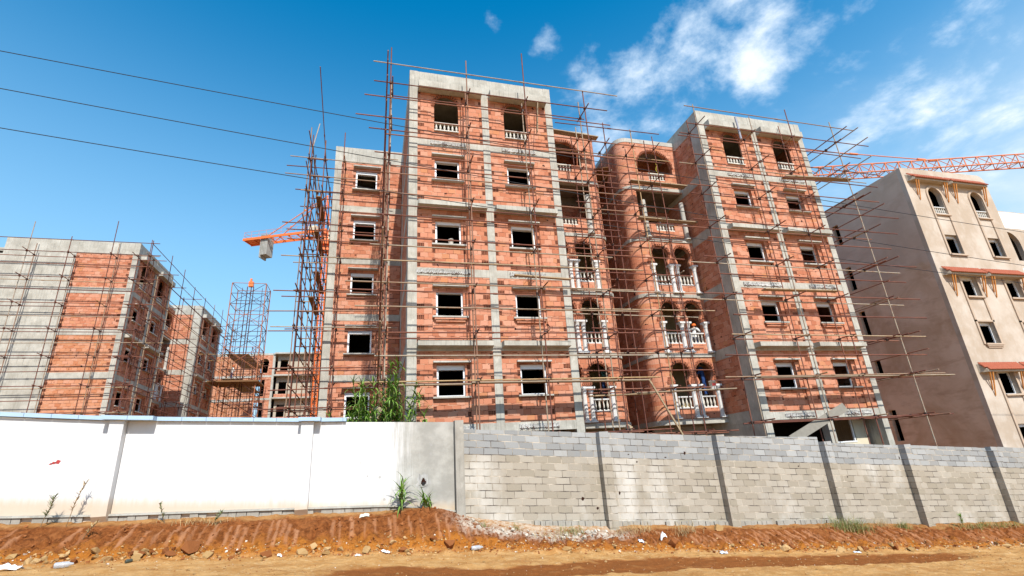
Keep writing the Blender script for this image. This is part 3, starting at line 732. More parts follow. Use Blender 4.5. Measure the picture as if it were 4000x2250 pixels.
for j, (a, b) in enumerate(wl):
    xc = (a+b)/2; r = (b-a)/2; mb = MB()
    # raised surround: around the arch and down to the lower sill
    for q in range(14):
        t0 = PI*q/14; t1 = PI*(q+1)/14
        P = [(xc+m_*math.cos(e), 11.38+m_*math.sin(e)) for m_, e in ((r+.02, t0), (r+.17, t0), (r+.17, t1), (r+.02, t1))]
        mb.hexa([(P[0][0],EY-.07,P[0][1]),(P[1][0],EY-.07,P[1][1]),(P[2][0],EY-.07,P[2][1]),(P[3][0],EY-.07,P[3][1]),
                 (P[0][0],EY+.01,P[0][1]),(P[1][0],EY+.01,P[1][1]),(P[2][0],EY+.01,P[2][1]),(P[3][0],EY+.01,P[3][1])])
    for x in (a-.17, b+.02): mb.box(x, x+.15, EY-.07, EY+.01, 6.95, 11.38)
    for x in (a-.22, b+.12): mb.box(x, x+.15, EY-.07, EY+.01, 1.0, 5.5)
    mb.box(a-.07, b+.12, EY-.07, EY+.01, 5.45, 5.56)
    for x in (a-.22, b+.12): mb.box(x, x+.15, EY-.07, EY+.01, -8, -.5)
    mb.box(a-.07, b+.12, EY-.07, EY+.01, -.55, -.42); mb.box(a-.22, b+.27, EY-.07, EY+.01, 2.43, 2.54)
    mb.build('window_surround', M['trim'], Eb)
    balustrade(Eb, a+.02, b-.02, EY+.08, 9.98, 10.5, 6, 'white_cast')
    mb = MB(); mb.box(a-.05, b+.2, EY-.12, EY+.12, 9.84, 9.93); mb.build('sill', M['trim'], Eb)
    for z0, z1 in ((7.0, 8.42), (4.1, 5.45), (1.05, 2.42), (-2.0, -.55), (-5.2, -3.7)):
        window(Eb, a-.05, b+.12, EY+.10, z0, z1, False, False, True, j)
        mb = MB(); mb.box(a-.10, b+.26, EY-.14, EY+.10, z0-.10, z0)
        if z0 == 1.05: mb.box(a-.02, b+.18, EY-.10, EY+.0, z0-.19, z0-.101); mb.box(a+.06, b+.1, EY-.06, EY, z0-.27, z0-.191)
        mb.build('sill', M['trim'], Eb)
# tiled eaves on slabs, each carried by sloping struts
def eave(xa, xb, zl, dz=.13):
    """zl: underside of the slab at its lip"""
    mb = MB(); d = .42; zt = zl+dz
    mb.hexa([(xa+.18,EY-d,zl),(xb,EY-d,zl),(xb,EY-.001,zl),(xa,EY-.001,zl),(xa+.18,EY-d,zt),(xb,EY-d,zt),(xb,EY-.001,zt+.40),(xa,EY-.001,zt+.40)])
    ev = mb.build('eave_slab', M['grey_slab'], Eb)
    tl = MB(); n = int((xb-xa)/.165)
    for i in range(n):
        x = xa+.05+(xb-xa-.07)*(i+.5)/n
        for q in range(3):
            if q == 0 and i < 1: continue
            y0 = EY-d-.06+q*.135; zz0 = zt-.03+q*.145; P = []
            for y, zb, rr_ in ((y0, zz0, .088), (y0+.165, zz0+.19, .066)):
                for e in range(6):
                    t_ = PI*e/5; P.append((x+rr_*math.cos(t_), y-.085*math.sin(t_), zb+.03*math.sin(t_)))
            tl.add(P, [(e, e+1, e+7, e+6) for e in range(5)] + [(5,4,3,2,1,0)], 0, False)
    o = tl.build('roof_tiles', M['rooftile']); o.parent = ev
    for x in (xa+.42, xb-.30):
        for e in (-.10, .14):
            mb = MB(); mb.tube((x+e, EY-.36, zl+.01), (x+e*.2+.16, EY-.03, zl-1.35+(.35 if e < 0 else 0)), .045, 6, 0, .035); mb.build('eave_strut', M['wood_stain'], Eb)
for z in (12.28, 5.43, -.72):
    eave(36.55, 39.85, z); eave(40.0, 43.55, z)
# its next bay, set back, half painted white
mb = MB(); mb.plate([(44.31, -9.5), (54, -9.5), (54, 12.2), (47.8, 12.2), (46.9, 12.6), (45.8, 12.55), (44.31, 12.1)], [arch_pts(48.6, 9.4, 1.0, 47.6, 49.6, 8.0)], 4.9, 5.2, 0); mb.build('bay_wall', M['render'], Eb)
mb = MB(); rr = random.Random(5)
pts = [(44.32, -8)] + [(45.2+rr.uniform(-.25, .35), -8+q*.8) for q in range(25)] + [(44.9, 12.25), (44.32, 12.1)]
mb.plate(pts, [], 4.88, 4.9, 0); mb.plate([(47.2, 10.7), (53.9, 10.7), (53.9, 12.1), (47.6, 12.1)], [], 4.88, 4.9, 0); mb.plate([(47.1, -8), (53.9, -8), (53.9, 7.6), (47.4, 7.3)], [], 4.88, 4.9, 0)
mb.build('white_coat', M['white_paint'], Eb)
mb = MB(); mb.box(44.4, 70, 5.3, 12, 11.6, 11.8); mb.box(44.4, 70, 8.2, 8.4, -9.5, 11.6); mb.build('floor_slab', M['dark_in'], Eb)

# ---------------------------------------------------------------- far block between the two
F = root('distant_brick_block', (-9, 57, -6), 0, (-9, 57, -6), 'distant half built brick block with grey rendered balconies, behind the orange crane mast', 'building')
FY = 57; fz = [-2.6, .5, 3.62, 6.72, 9.85, 12.95]
mb = MB(); mb.box(-21, 8, FY+.5, FY+9, 12.75, 12.95); mb.box(-11.6, 8, FY-.25, FY+.5, 12.72, 12.96); mb.build('roof', M['concrete'], F)
for i in range(3): 
    mb = MB(); mb.box(-9.6+i*3.2, -8.2+i*3.5, FY+.8, FY+2, 12.96, 13.3+.15*(i % 2)); mb.build('roof_pile', M['concrete_rough'], F)
mb = MB(); mb.box(-13.9, 8, FY+4.3, FY+4.5, -6, 12.7); mb.build('dark_backing', M['dark_in'], F)
for i in range(5):
    z0, z1 = fz[i], fz[i+1]
    mb = MB(); mb.box(-14.2, -11.7, FY-.02, FY+.3, z1-.28, z1-.02); mb.box(-11.4, 8, FY-.6, FY+.4, z1-.2, z1); mb.build('beam', M['concrete'], F)
    mb = MB()
    if i == 4: mb.plate([(-14.2, z0), (-11.7, z0), (-11.7, z1-.28), (-14.2, z1-.28)], [arch_pts(-12.75, z0+1.75, .58, -13.2, -12.3, z0+.3, 12, .4)], FY, FY+.2)
    else: mb.box(-14.2, -13.7, FY, FY+.2, z0, z1-.28); mb.box(-12.5, -11.7, FY, FY+.2, z0, z1-.28); mb.box(-13.7, -12.5, FY, FY+.2, z0, z0+.25); mb.box(-13.7, -12.5, FY, FY+.2, z1-.6, z1-.28)
    mb.build('brick_wall', [M['brick']], F)
    mb = MB(); mb.box(-11.1, -10.75, FY+.3, FY+.5, z0, z1-.2); mb.box(-9.75, 8, FY+.3, FY+.5, z0, z1-.2); mb.box(-10.75, -9.75, FY+.3, FY+.5, z0+2.2, z1-.2)
    mb.build('rendered_wall', M['grey_slab'], F)
    mb = MB(); mb.box(-11.1, 8, FY-.55, FY-.4, z0, z0+.42); mb.build('balcony_parapet', M['brick'], F)
    # rounded brick bay on the left
    mb = MB(); pts = [(-21, FY+2.5)] + [(-19.2+1.6*math.sin(R(q)) , FY+.9-1.6*math.cos(R(q))+1.6) for q in (-80,-50,-20)] + [(-18.9, FY+.6), (-14.3, FY+.25)]
    mb.strip(pts, z0, z1-.35, .2); mb.build('bay_wall', M['brick_orange'], F)
    mb = MB(); mb.strip([(x, y-.04) for x, y in pts], z1-.35, z1-.02, .3); mb.build('bay_beam', M['concrete_pale'], F)
    for xw in (-2.9, .5, 3.5):
        mb = MB(); mb.box(xw, xw+1.3, FY+.26, FY+.32, z0+.9, z0+2.4); mb.build('window', M['hole'], F)
for x in (-11.7, -3.9):
    mb = MB(); mb.box(x, x+.3, FY-.05, FY+.3, -6, 12.7); mb.build('column', M['concrete'], F)

# ---------------------------------------------------------------- tube scaffolds
TR = .027
def jig(r, a): return r.uniform(-a, a)
def scaffold(name, loc, rz, label, stds, yo, yi, zb, ztop_in, lifts, guards, xr, seed, over=.35, touch=.35, skip=.0, braces=0, inner=True, wob=.03, left=.9):
    """local x along the face, -y away from it. stds: (x, top of outer standard)"""
    r = random.Random(seed); base = (0, 0, zb)
    rt = root(name, (loc[0], loc[1], zb), rz, base, label, 'scaffold', 'tube scaffolds round the unfinished blocks')
    def pole(nm, a, b, cl=()):
        mb = MB(); mb.tube(a, b, TR, 6)
        if (Vector(b)-Vector(a)).length > 4.5:          # sleeve joint
            m_ = Vector(a).lerp(Vector(b), r.uniform(.3, .7)); d_ = (Vector(b)-Vector(a)).normalized()*.09; mb.tube(m_-d_, m_+d_, TR*1.45, 6)
        for c_ in cl:
            h = .05; mb.box(c_[0]-h, c_[0]+h, c_[1]-h, c_[1]+h, c_[2]-h*1.1, c_[2]+h*1.1, 1)
        return mb.build(nm, [M['rust'], M['coupler']], rt)
    xpos = []
    for si, (x, zt) in enumerate(stds):
        lx = jig(r, wob)
        pole('standard', (x+jig(r, wob), yo+jig(r, wob), zb), (x+lx, yo+jig(r, wob), zt)); xpos.append(x)
        if inner and not (seed == 12 and si == 3): pole('standard', (x+jig(r, wob)+.06, yi+jig(r, wob), zb), (x+lx+.06, yi+jig(r, wob), ztop_in+r.uniform(-.5, .9)))
    for z in lifts:
        a, b = xr[0]-r.uniform(-.3, left), xr[1]+r.uniform(-.3, 1.1); dz = jig(r, .07)
        pole('ledger', (a, yo-.05, z+jig(r, .04)+dz), (b, yo-.05, z+jig(r, .04)+dz))
        if inner: pole('ledger', (a+r.uniform(-.3, .7), yi+.05, z+jig(r, .05)+dz), (b-r.uniform(-.3, .9), yi+.05, z+jig(r, .05)+dz))
        for x in xpos:
            if r.random() < skip: continue
            xx = x+.055+jig(r, .02); o = r.uniform(.12, over+.25)
            pole('putlog', (xx, yo-o, z+.055+dz), (xx+jig(r, .05), yi+r.uniform(.15, touch), z+.055+jig(r, .02)+dz), [(x, yo, z+.03+dz)] + ([(x+.06, yi, z+.03+dz)] if inner else []))
    for z in guards:
        if r.random() < skip: continue
        a, b = xr[0]-r.uniform(-.5, left), xr[1]+r.uniform(-.6, 1.0)
        pole('ledger', (a, yo-.05, z+jig(r, .06)), (b, yo-.05, z+jig(r, .06)))
    for i in range(braces):
        z0 = zb+2+i*2.6; x0, x1 = r.sample(xpos, 2) if len(xpos) > 1 else (xpos[0], xpos[0]+2)
        pole('brace', (x0, yo+.04, z0), (x1, yo+.04, z0+r.uniform(1.8, 3.5)))
    return rt
LF = [11.31-1.815*i for i in range(8)] + [-3.25]
GD = [12.27] + [l+.93 for l in LF[1:8]]
scaffold('tube_scaffold', (0, 0), 0, 'rusty tube scaffold in front of the tall brick tower nearest the white wall', [(2.45, 13.2), (5.74, 13.1), (8.40, 14.0), (11.30, 12.35)], -1.2, -.5, -5.9, 11.6, LF, GD, (2.1, 12.4), 11, left=1.7)
scaffold('tube_scaffold', (0, 0), 0, 'rusty tube scaffold in front of the right hand brick tower, next to the beige building', [(17.32, 12.45), (20.65, 12.2), (23.15, 13.0), (26.05, 12.6)], -1.2, -.5, -7.2, 11.6, LF, GD, (16.6, 27.6), 12)
scaffold('tube_scaffold', (0, 0), 0, 'rusty tube scaffold before the recessed balcony bays between the two towers', [(11.75, 11.9), (13.3, 12.4), (14.85, 12.2), (16.1, 11.9)], .9, 1.75, -6.4, 11.4, [l-.15 for l in LF], [l+.75 for l in LF[:8]], (11.3, 16.9), 13, .3, .45, .05)
scaffold('tube_scaffold', (2.95, 0), -PI/2, 'rusty tube scaffold running back along the shaded left flank of the tall brick tower', [(-4.6, 11.9)], -.60, -.12, -5.7, 11.4, LF, GD, (-6.1, 1.7), 14, .2, .25, .0, inner=False)
scaffold('tube_scaffold', (0, 6.5), 0, 'rusty tube scaffold in front of the set back left wing, behind the green reeds', [(-1.5, 13.4), (.25, 13.3), (2.4, 12.2)], -1.2, -.5, -5.4, 11.4, [l+.1 for l in LF], GD[1::2], (-1.9, 2.7), 15)
scaffold('tube_scaffold', (-.35, 6.5), -PI/2, 'dense braced tube scaffold on the outer flank of the left wing', [(-5.5, 12.5), (-3.8, 12.3), (-2.1, 12.6), (-.4, 12.8), (1.3, 12.9)], -1.0, -.35, -5.4, 11.8, LF, GD, (-6.0, 1.6), 16, .35, .3, .0, 8)
scaffold('tube_scaffold', (25.25, 0), PI/2, 'rusty tube scaffold on the right flank of the right tower, facing the beige wall', [(4.9, 11.9)], -.86, -.34, -7.2, 10.8, LF, GD[1::2], (-1.9, 5.2), 17, .35, .3, .0)
LD = [11.75-1.86*i for i in range(8)]
scaffold('tube_scaffold', (0, 21.28), 0, 'rusty tube scaffold in front of the grey concrete gable at far left', [(-23.9, 13.6), (-21.22, 14.0), (-18.83, 13.0), (-16.27, 14.4), (-13.9, 13.0)], -1.2, -.5, -4.5, 12.1, LD, [l+.92 for l in LD], (-25.2, -13.6), 18)
scaffold('tube_scaffold', (-15.10, 21.28), PI/2, 'long tube scaffold running away along the facade of the gabled block', [(-1.1, 13.0), (2.6, 13.4), (5.6, 13.4), (8.6, 12.9), (11.6, 12.9), (14.6, 13.2), (17.6, 13.6), (20.6, 13.6), (22.0, 13.3), (23.2, 13.2)], -1.25, -.45, -4.5, 11.9, LD, [l+.92 for l in LD], (-1.4, 23.5), 19, .5, .4, braces=5)
scaffold('tube_scaffold', (-15.10, 46), PI/2, 'tangled tube scaffold at the far end of the gabled block, beside the hoist tower', [(0, 11.2), (1.4, 10.8), (2.8, 11), (4.2, 10.2), (5.6, 10.6), (7, 9.6)], -3.0, -.6, -4.5, 9.8, [l-1.5 for l in LD], [l-.6 for l in LD], (-.6, 7.5), 20, .9, .6, 0, 6)

# loose boards
def board(p, q, w_, t_, label, cat='plank', mat='board', up=(0, 0, 1), grp='loose boards lying on the scaffolds'):
    p = Vector(p); q = Vector(q); d = (q-p); L_ = d.length; d.normalize(); s_ = d.cross(Vector(up)).normalized(); n_ = s_.cross(d)
    mb = MB(); V = []
    for u in (n_*(-t_/2), n_*(t_/2)):
        for a, b in ((0, -1), (1, -1), (1, 1), (0, 1)): V.append(d*L_*a + s_*(w_/2*b) + u)
    mb.hexa(V); o = mb.build('plank', M[mat]); o.location = p
    if mat == 'ply': o.name = 'plywood_sheet'
    return tag(o, label, cat, grp if cat == 'plank' else None)
board((5.55, -.85, -1.36), (12.6, -.85, -1.38), .30, .045, 'pale board across both lowest windows of the tower beside the reeds')
board((2.75, -.85, -1.40), (5.6, -.80, -1.40), .22, .04, 'short plank on the lowest lift at the corner of the tower beside the reeds')
board((17.9, -.85, -1.36), (29.0, -.85, -1.40), .30, .045, 'long pale board across the lowest windows of the right tower')
board((13.2, 1.3, -1.58), (18.3, 1.25, -1.50), .32, .045, 'worn board at the foot of the right balcony bay, under the paint pail')
board((11.0, 1.3, -1.66), (14.0, 1.3, -1.62), .26, .045, 'board in front of the left balcony bay at its lowest arch')
board((14.9, 1.75, 9.55), (18.25, 1.75, 9.52), .34, .05, 'white washed board under the great arch of the right balcony bay')
board((15.0, 1.7, 7.35), (18.4, 1.7, 7.30), .30, .05, 'pale board before the two round columns of the right balcony bay')
board((10.4, 1.5, 12.0), (13.2, 1.5, 11.85), .34, .05, 'board high under the roof of the left balcony bay')
board((22.5, -.6, 9.1), (26.6, -.9, 9.15), .34, .05, 'board below the right arched window of the right tower')
board((19.3, -.8, 2.68), (23.6, -.8, 2.72), .28, .045, 'thin pale board at the second window row of the right tower')
board((7.55, -.45, 3.05), (10.0, -.45, 2.95), .16, .05, 'yellow batten under the hacked beam of the tower beside the reeds')
board((9.05, -.6, 10.1), (9.28, -.35, 12.0), .20, .03, 'short board leaning upright across the right arched window of the nearest tower', up=(1, 0, 0))
board((13.45, 2.3, 10.55), (14.9, 5.8, 11.0), 1.2, .03, 'large brown plywood sheet spanning the dark gap between the balcony bays', 'plywood sheet', 'ply')
for i, (y0, y1, z, lab) in enumerate(((5.8, 8.6, 9.56, 'uppermost brown board on the braced scaffold above the orange crane mast'), (6.2, 9.4, 7.75, 'second brown board down on the braced scaffold of the left wing'), (7.2, 10.6, 5.9, 'third brown board down on the braced scaffold of the left wing'), (6.0, 9.0, 4.1, 'lowest brown board on the braced scaffold of the left wing'))):
    board((-.95, y0, z), (-.95, y1, z), .24, .05, lab, mat='ply')
board((18.5, -1.2, -3.95), (21.75, -1.1, -2.72), .36, .06, 'wide weathered board leaning up to the middle column at the foot of the right tower', up=(0, -1, .25), mat='board_grey')
board((11.9, .35, -3.95), (12.5, .9, -2.95), .30, .05, 'short pale board leaning at the foot of the left balcony bay', up=(0, -1, 0))
board((14.9, .6, -3.75), (13.7, .85, -1.05), .08, .06, 'slanting pole leaning against the lowest lift at the right balcony bay')
board((1.9, -3.0, -3.3), (2.35, -2.7, -2.35), .22, .04, 'broken board standing behind the white wall next to the reeds', up=(0, -1, 0))

# ---------------------------------------------------------------- tower cranes
def lattice(mb, a, b, wdt, hgt, n, r, tri=False, m=0):
    a = Vector(a); b = Vector(b); d = (b-a).normalized()
    up = Vector((0, 0, 1)) if abs(d.z) < .9 else Vector((1, 0, 0)); s_ = d.cross(up).normalized(); u_ = s_.cross(d)
    off = [s_*(-wdt/2), s_*(wdt/2), u_*hgt] if tri else [s_*(-wdt/2)-u_*hgt/2, s_*(wdt/2)-u_*hgt/2, s_*(wdt/2)+u_*hgt/2, s_*(-wdt/2)+u_*hgt/2]
    for o in off: mb.tube(a+o, b+o, r, 5, m)
    ed = [(0,1),(1,2),(2,0)] if tri else [(0,1),(1,2),(2,3),(3,0)]
    for i in range(n):
        p = a.lerp(b, i/n); q = a.lerp(b, (i+1)/n); h = a.lerp(b, (i+.5)/n)
        for e, (x, y) in enumerate(ed):
            if tri and e > 0:
                x, y = (0 if e == 2 else 1), 2
                mb.tube(p+off[x], h+off[2], r*.55, 4, m); mb.tube(h+off[2], q+off[x], r*.55, 4, m)
            else:
                mb.tube(p+off[x], q+off[y], r*.55, 4, m) if i % 2 else mb.tube(p+off[y], q+off[x], r*.55, 4, m)
                mb.tube(p+off[x], p+off[y], r*.5, 4, m)
K1 = root('tower_crane', (-4.75, 46.6, -6), 0, (-4.75, 46.6, -6), 'orange tower crane with concrete counterweights, behind the left wing of the tall block', 'crane', 'tower cranes')
mx_, my_ = -4.75, 46.6
mb = MB(); lattice(mb, (mx_, my_, -6), (mx_, my_, 25.6), .62, .62, 40, .07); mb.build('mast', M['crane'], K1)
mb = MB(); mb.box(mx_-.7, mx_+.7, my_-.7, my_+.7, 24.4, 24.7); mb.box(mx_-.5, mx_+.5, my_-.5, my_+.5, 25.6, 27.4); mb.lathe((mx_, my_, 25.3), [(.75, 0), (.75, .3)], 14); mb.build('slewing_unit', M['crane'], K1)
mb = MB(); mb.box(mx_+.4, mx_+1.6, my_-1.3, my_-.2, 25.7, 27.6); mb.build('cab', M['cream'], K1)
mb = MB()
for o in (-.4, .4): mb.tube((mx_+o, my_-.3, 27), (mx_-.2, my_, 33), .07, 5); mb.tube((mx_+o, my_+.3, 27), (mx_-.2, my_, 33), .07, 5)
for q in (28.5, 30, 31.3): mb.tube((mx_-.35, my_-.25, q), (mx_+.25, my_+.25, q), .04, 4)
mb.build('apex_frame', M['crane'], K1)
dj = Vector((-15.54+6.7, 50.64-46.94, 0)).normalized(); nj = Vector((-dj.y, dj.x, 0)); o_ = Vector((mx_, my_, 27.0))
def J(a, b, z): p = o_ + dj*a + nj*b; return (p.x, p.y, 27+z)
def jbox(mb, a0, a1, b0, b1, z0, z1, m=0): mb.hexa([J(a0,b0,z0), J(a1,b0,z0), J(a1,b1,z0), J(a0,b1,z0), J(a0,b0,z1), J(a1,b0,z1), J(a1,b1,z1), J(a0,b1,z1)], m)
mb = MB()
for b in (-.95, .85): jbox(mb, -.5, 11.6, b, b+.12, 0, .34)
for q in range(9):
    jbox(mb, 1.2+q*1.28, 1.3+q*1.28, -.83, .85, .03, .14)
    if q < 8: mb.tube(J(1.25+q*1.28, -.8, .08), J(2.5+q*1.28, .8, .08), .035, 4)
jbox(mb, 9.4, 11.6, -.83, .85, .16, .2)
mb.build('counter_jib', M['crane'], K1)
for q in range(5):
    mb = MB(); jbox(mb, 8.1+q*.215, 8.27+q*.215, -.72, .70, -2.25 + (-.35 if q == 4 else 0), .75); mb.build('counterweight', M['counterweight'], K1)
mb = MB(); jbox(mb, 1.3, 2.4, -.5, .5, .35, 1.3); mb.build('winch_house', M['cream'], K1)
mb = MB()
for b in (-.9, .9):
    for z in (.75, 1.25): mb.tube(J(.6, b, z), J(11.5, b, z), .02, 4)
    for q in range(11): mb.tube(J(.7+q*1.08, b, .3), J(.7+q*1.08, b, 1.25), .018, 4)
for z in (.75, 1.25): mb.tube(J(11.5, -.9, z), J(11.5, .9, z), .02, 4)
mb.build('railing', M['crane_red'], K1)
for b in (-.85, .85):
    mb = MB(); mb.tube(J(7.9, b, .4), (mx_-.2, my_, 32.9), .07, 5)
    for f_ in (.3, .62): p = Vector(J(7.9, b, .4)).lerp(Vector((mx_-.2, my_, 32.9)), f_); mb.tube(p-Vector((.15,0,-.1)), p+Vector((.15,0,.1)), .09, 5)
    mb.build('pendant_bar', M['crane_red'], K1)
mb = MB(); lattice(mb, J(-.5, 0, .1), J(-24, 0, .1), 1.0, 1.0, 24, .06, True); mb.build('jib', M['crane'], K1)
mb = MB(); mb.tube(J(-14, 0, 1.1), (mx_-.2, my_, 32.9), .04, 5); mb.build('pendant_bar', M['crane_red'], K1)

K2 = root('tower_crane', (34.0, 13.05, -9), 0, (34, 13.05, -9), 'faded orange lattice crane jib reaching out over the roof of the beige building', 'crane', 'tower cranes')
mb = MB(); lattice(mb, (34, 13.05, -9), (34, 13.05, 18.0), 1.1, 1.1, 24, .08); mb.build('mast', M['crane_red'], K2)
dk = Vector((57.99-39.58, 6.22-11.51, 0)).normalized(); ok_ = Vector((34, 13.05, 18.3))
mb = MB(); lattice(mb, ok_, ok_+dk*40, 1.05, 1.12, 34, .062, True); mb.build('jib', M['crane_red'], K2)
mb = MB(); pj = Vector((50.11, 8.49, 19.40)); pa = Vector((33.6, 13.1, 22.3))
mb.tube(pj, pa, .045, 5)
for f_ in (.06, .4): p = pj.lerp(pa, f_); v_ = (pa-pj).normalized()*.35; mb.tube(p-v_, p+v_, .10, 5)
mb.tube(pj-dk*.4+Vector((0,0,-.05)), pj+dk*.4+Vector((0,0,-.05)), .09, 5)
mb.build('pendant_bar', M['crane_red'], K2)
mb = MB()
for o in (-.35, .35): mb.tube((34+o, 13.05, 18), pa, .07, 5)
mb.build('apex_frame', M['crane_red'], K2)
mb = MB(); n_ = Vector((-dk.y, dk.x, 0))
for b in (-.4, .4): mb.tube(ok_+n_*b, ok_-dk*5+n_*b, .08, 5)
mb.build('counter_jib', M['crane_red'], K2)

# hoist tower beside the gabled block
HT = root('hoist_tower', (-12.0, 42, -5), 0, (-12, 42, -5), 'slim orange lattice hoist tower standing against the sky right of the gabled block', 'hoist tower')
hx0, hx1, hy0, hy1, hz = -13.6, -10.1, 40, 42.6, 17.15
for x in (hx0, hx1):
    for y in (hy0, hy1): mb = MB(); mb.tube((x, y, -5), (x, y, hz), .055, 6); mb.build('post', M['hoist'], HT)
n = 18; dzh = (hz+5)/n
for i in range(n+1):
    z = -5+i*dzh; mb = MB()
    for p, q in (((hx0,hy0),(hx1,hy0)), ((hx1,hy0),(hx1,hy1)), ((hx1,hy1),(hx0,hy1)), ((hx0,hy1),(hx0,hy0))): mb.tube((*p, z), (*q, z), .035, 5)
    mb.build('rail', M['tube_dark'] if i % 3 else M['hoist'], HT)
for i in range(0, n-1, 2):
    z = -5+i*dzh
    for p, q in (((hx0,hy0),(hx1,hy0)), ((hx0,hy1),(hx1,hy1)), ((hx1,hy0),(hx1,hy1))):
        mb = MB(); mb.tube((*p, z), (*q, z+2*dzh), .03, 4); mb.tube((*q, z), (*p, z+2*dzh), .03, 4); mb.build('brace', M['hoist'] if i % 4 else M['tube_dark'], HT)
mb = MB()
for x in (-12.3, -11.9, -11.65): mb.tube((x, 41.2, -5), (x, 41.2, hz), .05, 5)
for x in (-12.9, -10.8): mb.tube((x, 41.6, -5), (x, 41.6, hz), .03, 5)
mb.build('guide_rail', M['tube_dark'], HT)
mb = MB(); mb.box(-12.2, -11.7, 41.0, 41.4, hz, hz+.6); mb.box(-12.1, -11.9, 41.1, 41.3, hz+.6, hz+1.0); mb.build('pulley_head', M['crane'], HT)
mb = MB(); mb.box(hx0-1, hx1+.3, 39.6, 43, 5.95, 6.1); mb.build('landing', M['ply'], HT)

# ---------------------------------------------------------------- overhead cables
for i, (a, b, lab) in enumerate(((((-8.32, 7.62), (31.27, 4.58), 'uppermost of the three black cables crossing the sky')), (((-8.03, 6.35), (30.26, 2.85), 'middle one of the three black cables crossing the sky')), (((-7.73, 5.08), (29.76, 1.98), 'lowest of the three black cables crossing the sky')))):
    mb = MB(); sl_ = (b[1]-a[1])/(b[0]-a[0]); P = []
    xa, xb = a[0]-12, b[0]+16
    for q in range(41):
        x = xa+(xb-xa)*q/40; u = (x-(a[0]+b[0])/2)/((b[0]-a[0])/2)
        P.append((x, -4.5, a[1]+sl_*(x-a[0]) + .22*(u*u-1)))
    mb.path(P, .0125, 5); o = mb.build('overhead_cable', M['wire']); tag(o, lab, 'cable', 'overhead cables')

# ---------------------------------------------------------------- ground
BASE = [(-60,-1.2),(-20,-3.55),(-5.7,-4.66),(-3.8,-4.77),(.48,-4.95),(2.87,-5.06),(4.45,-5.32),(6.67,-5.72),(8.9,-5.91),(12.9,-6.24),(17,-6.52),(20.4,-6.85),(24.6,-7.10),(32,-7.75),(60,-9.6)]
FOOT = [(-60,-2.4),(-20,-4.4),(-4.95,-5.52),(-2.1,-5.65),(1.93,-5.96),(5.7,-6.28),(11.4,-6.81),(16.8,-7.27),(23,-7.73),(32,-8.45),(60,-10.2)]
def itp(T, x):
    if x <= T[0][0]: return T[0][1]
    for (a, p), (b, q) in zip(T[:-1], T[1:]):
        if x <= b: return p+(q-p)*(x-a)/(b-a)
    return T[-1][1]
def sst(a, b, x):
    t_ = min(1, max(0, (x-a)/(b-a))); return t_*t_*(3-2*t_)
def nz(x, y, z=0.): return noise.noise(Vector((x, y, z)))
def fb(x, y, z=0., o=4): return noise.fractal(Vector((x, y, z)), 1., 2., o)
WY = -4.0
YF = [(-60,-5.6),(-6,-5.6),(-3,-5.72),(0,-5.72),(2,-5.6),(4.7,-5.32),(8,-5.35),(12,-5.42),(18,-5.45),(26,-5.5),(60,-5.5)]
WUP = [(.9,-8.0),(2,-7.22),(2.75,-7.05),(3.9,-7.4),(5.1,-7.25),(6.1,-7.0),(7.2,-6.65),(8.3,-6.45),(10,-6.32),(11.65,-6.4),(14.3,-6.25),(17,-6.2),(19.5,-6.35)]
WLO = [(.9,-8.1),(2,-9.2),(4.8,-8.4),(6.6,-8.05),(7.55,-7.9),(8.75,-7.5),(10.8,-7.5),(13,-7.36),(15.7,-7.2),(18,-6.85),(19.5,-6.45)]
TEETH = []
rr = random.Random(3); x_ = -7.
while x_ < 27:
    x_ += rr.uniform(.09, .32)
    if rr.random() < .8: TEETH.append((x_, rr.uniform(.020, .044), rr.uniform(.12, .5), rr.uniform(.60, 1.0), rr.uniform(.45, 1.)))
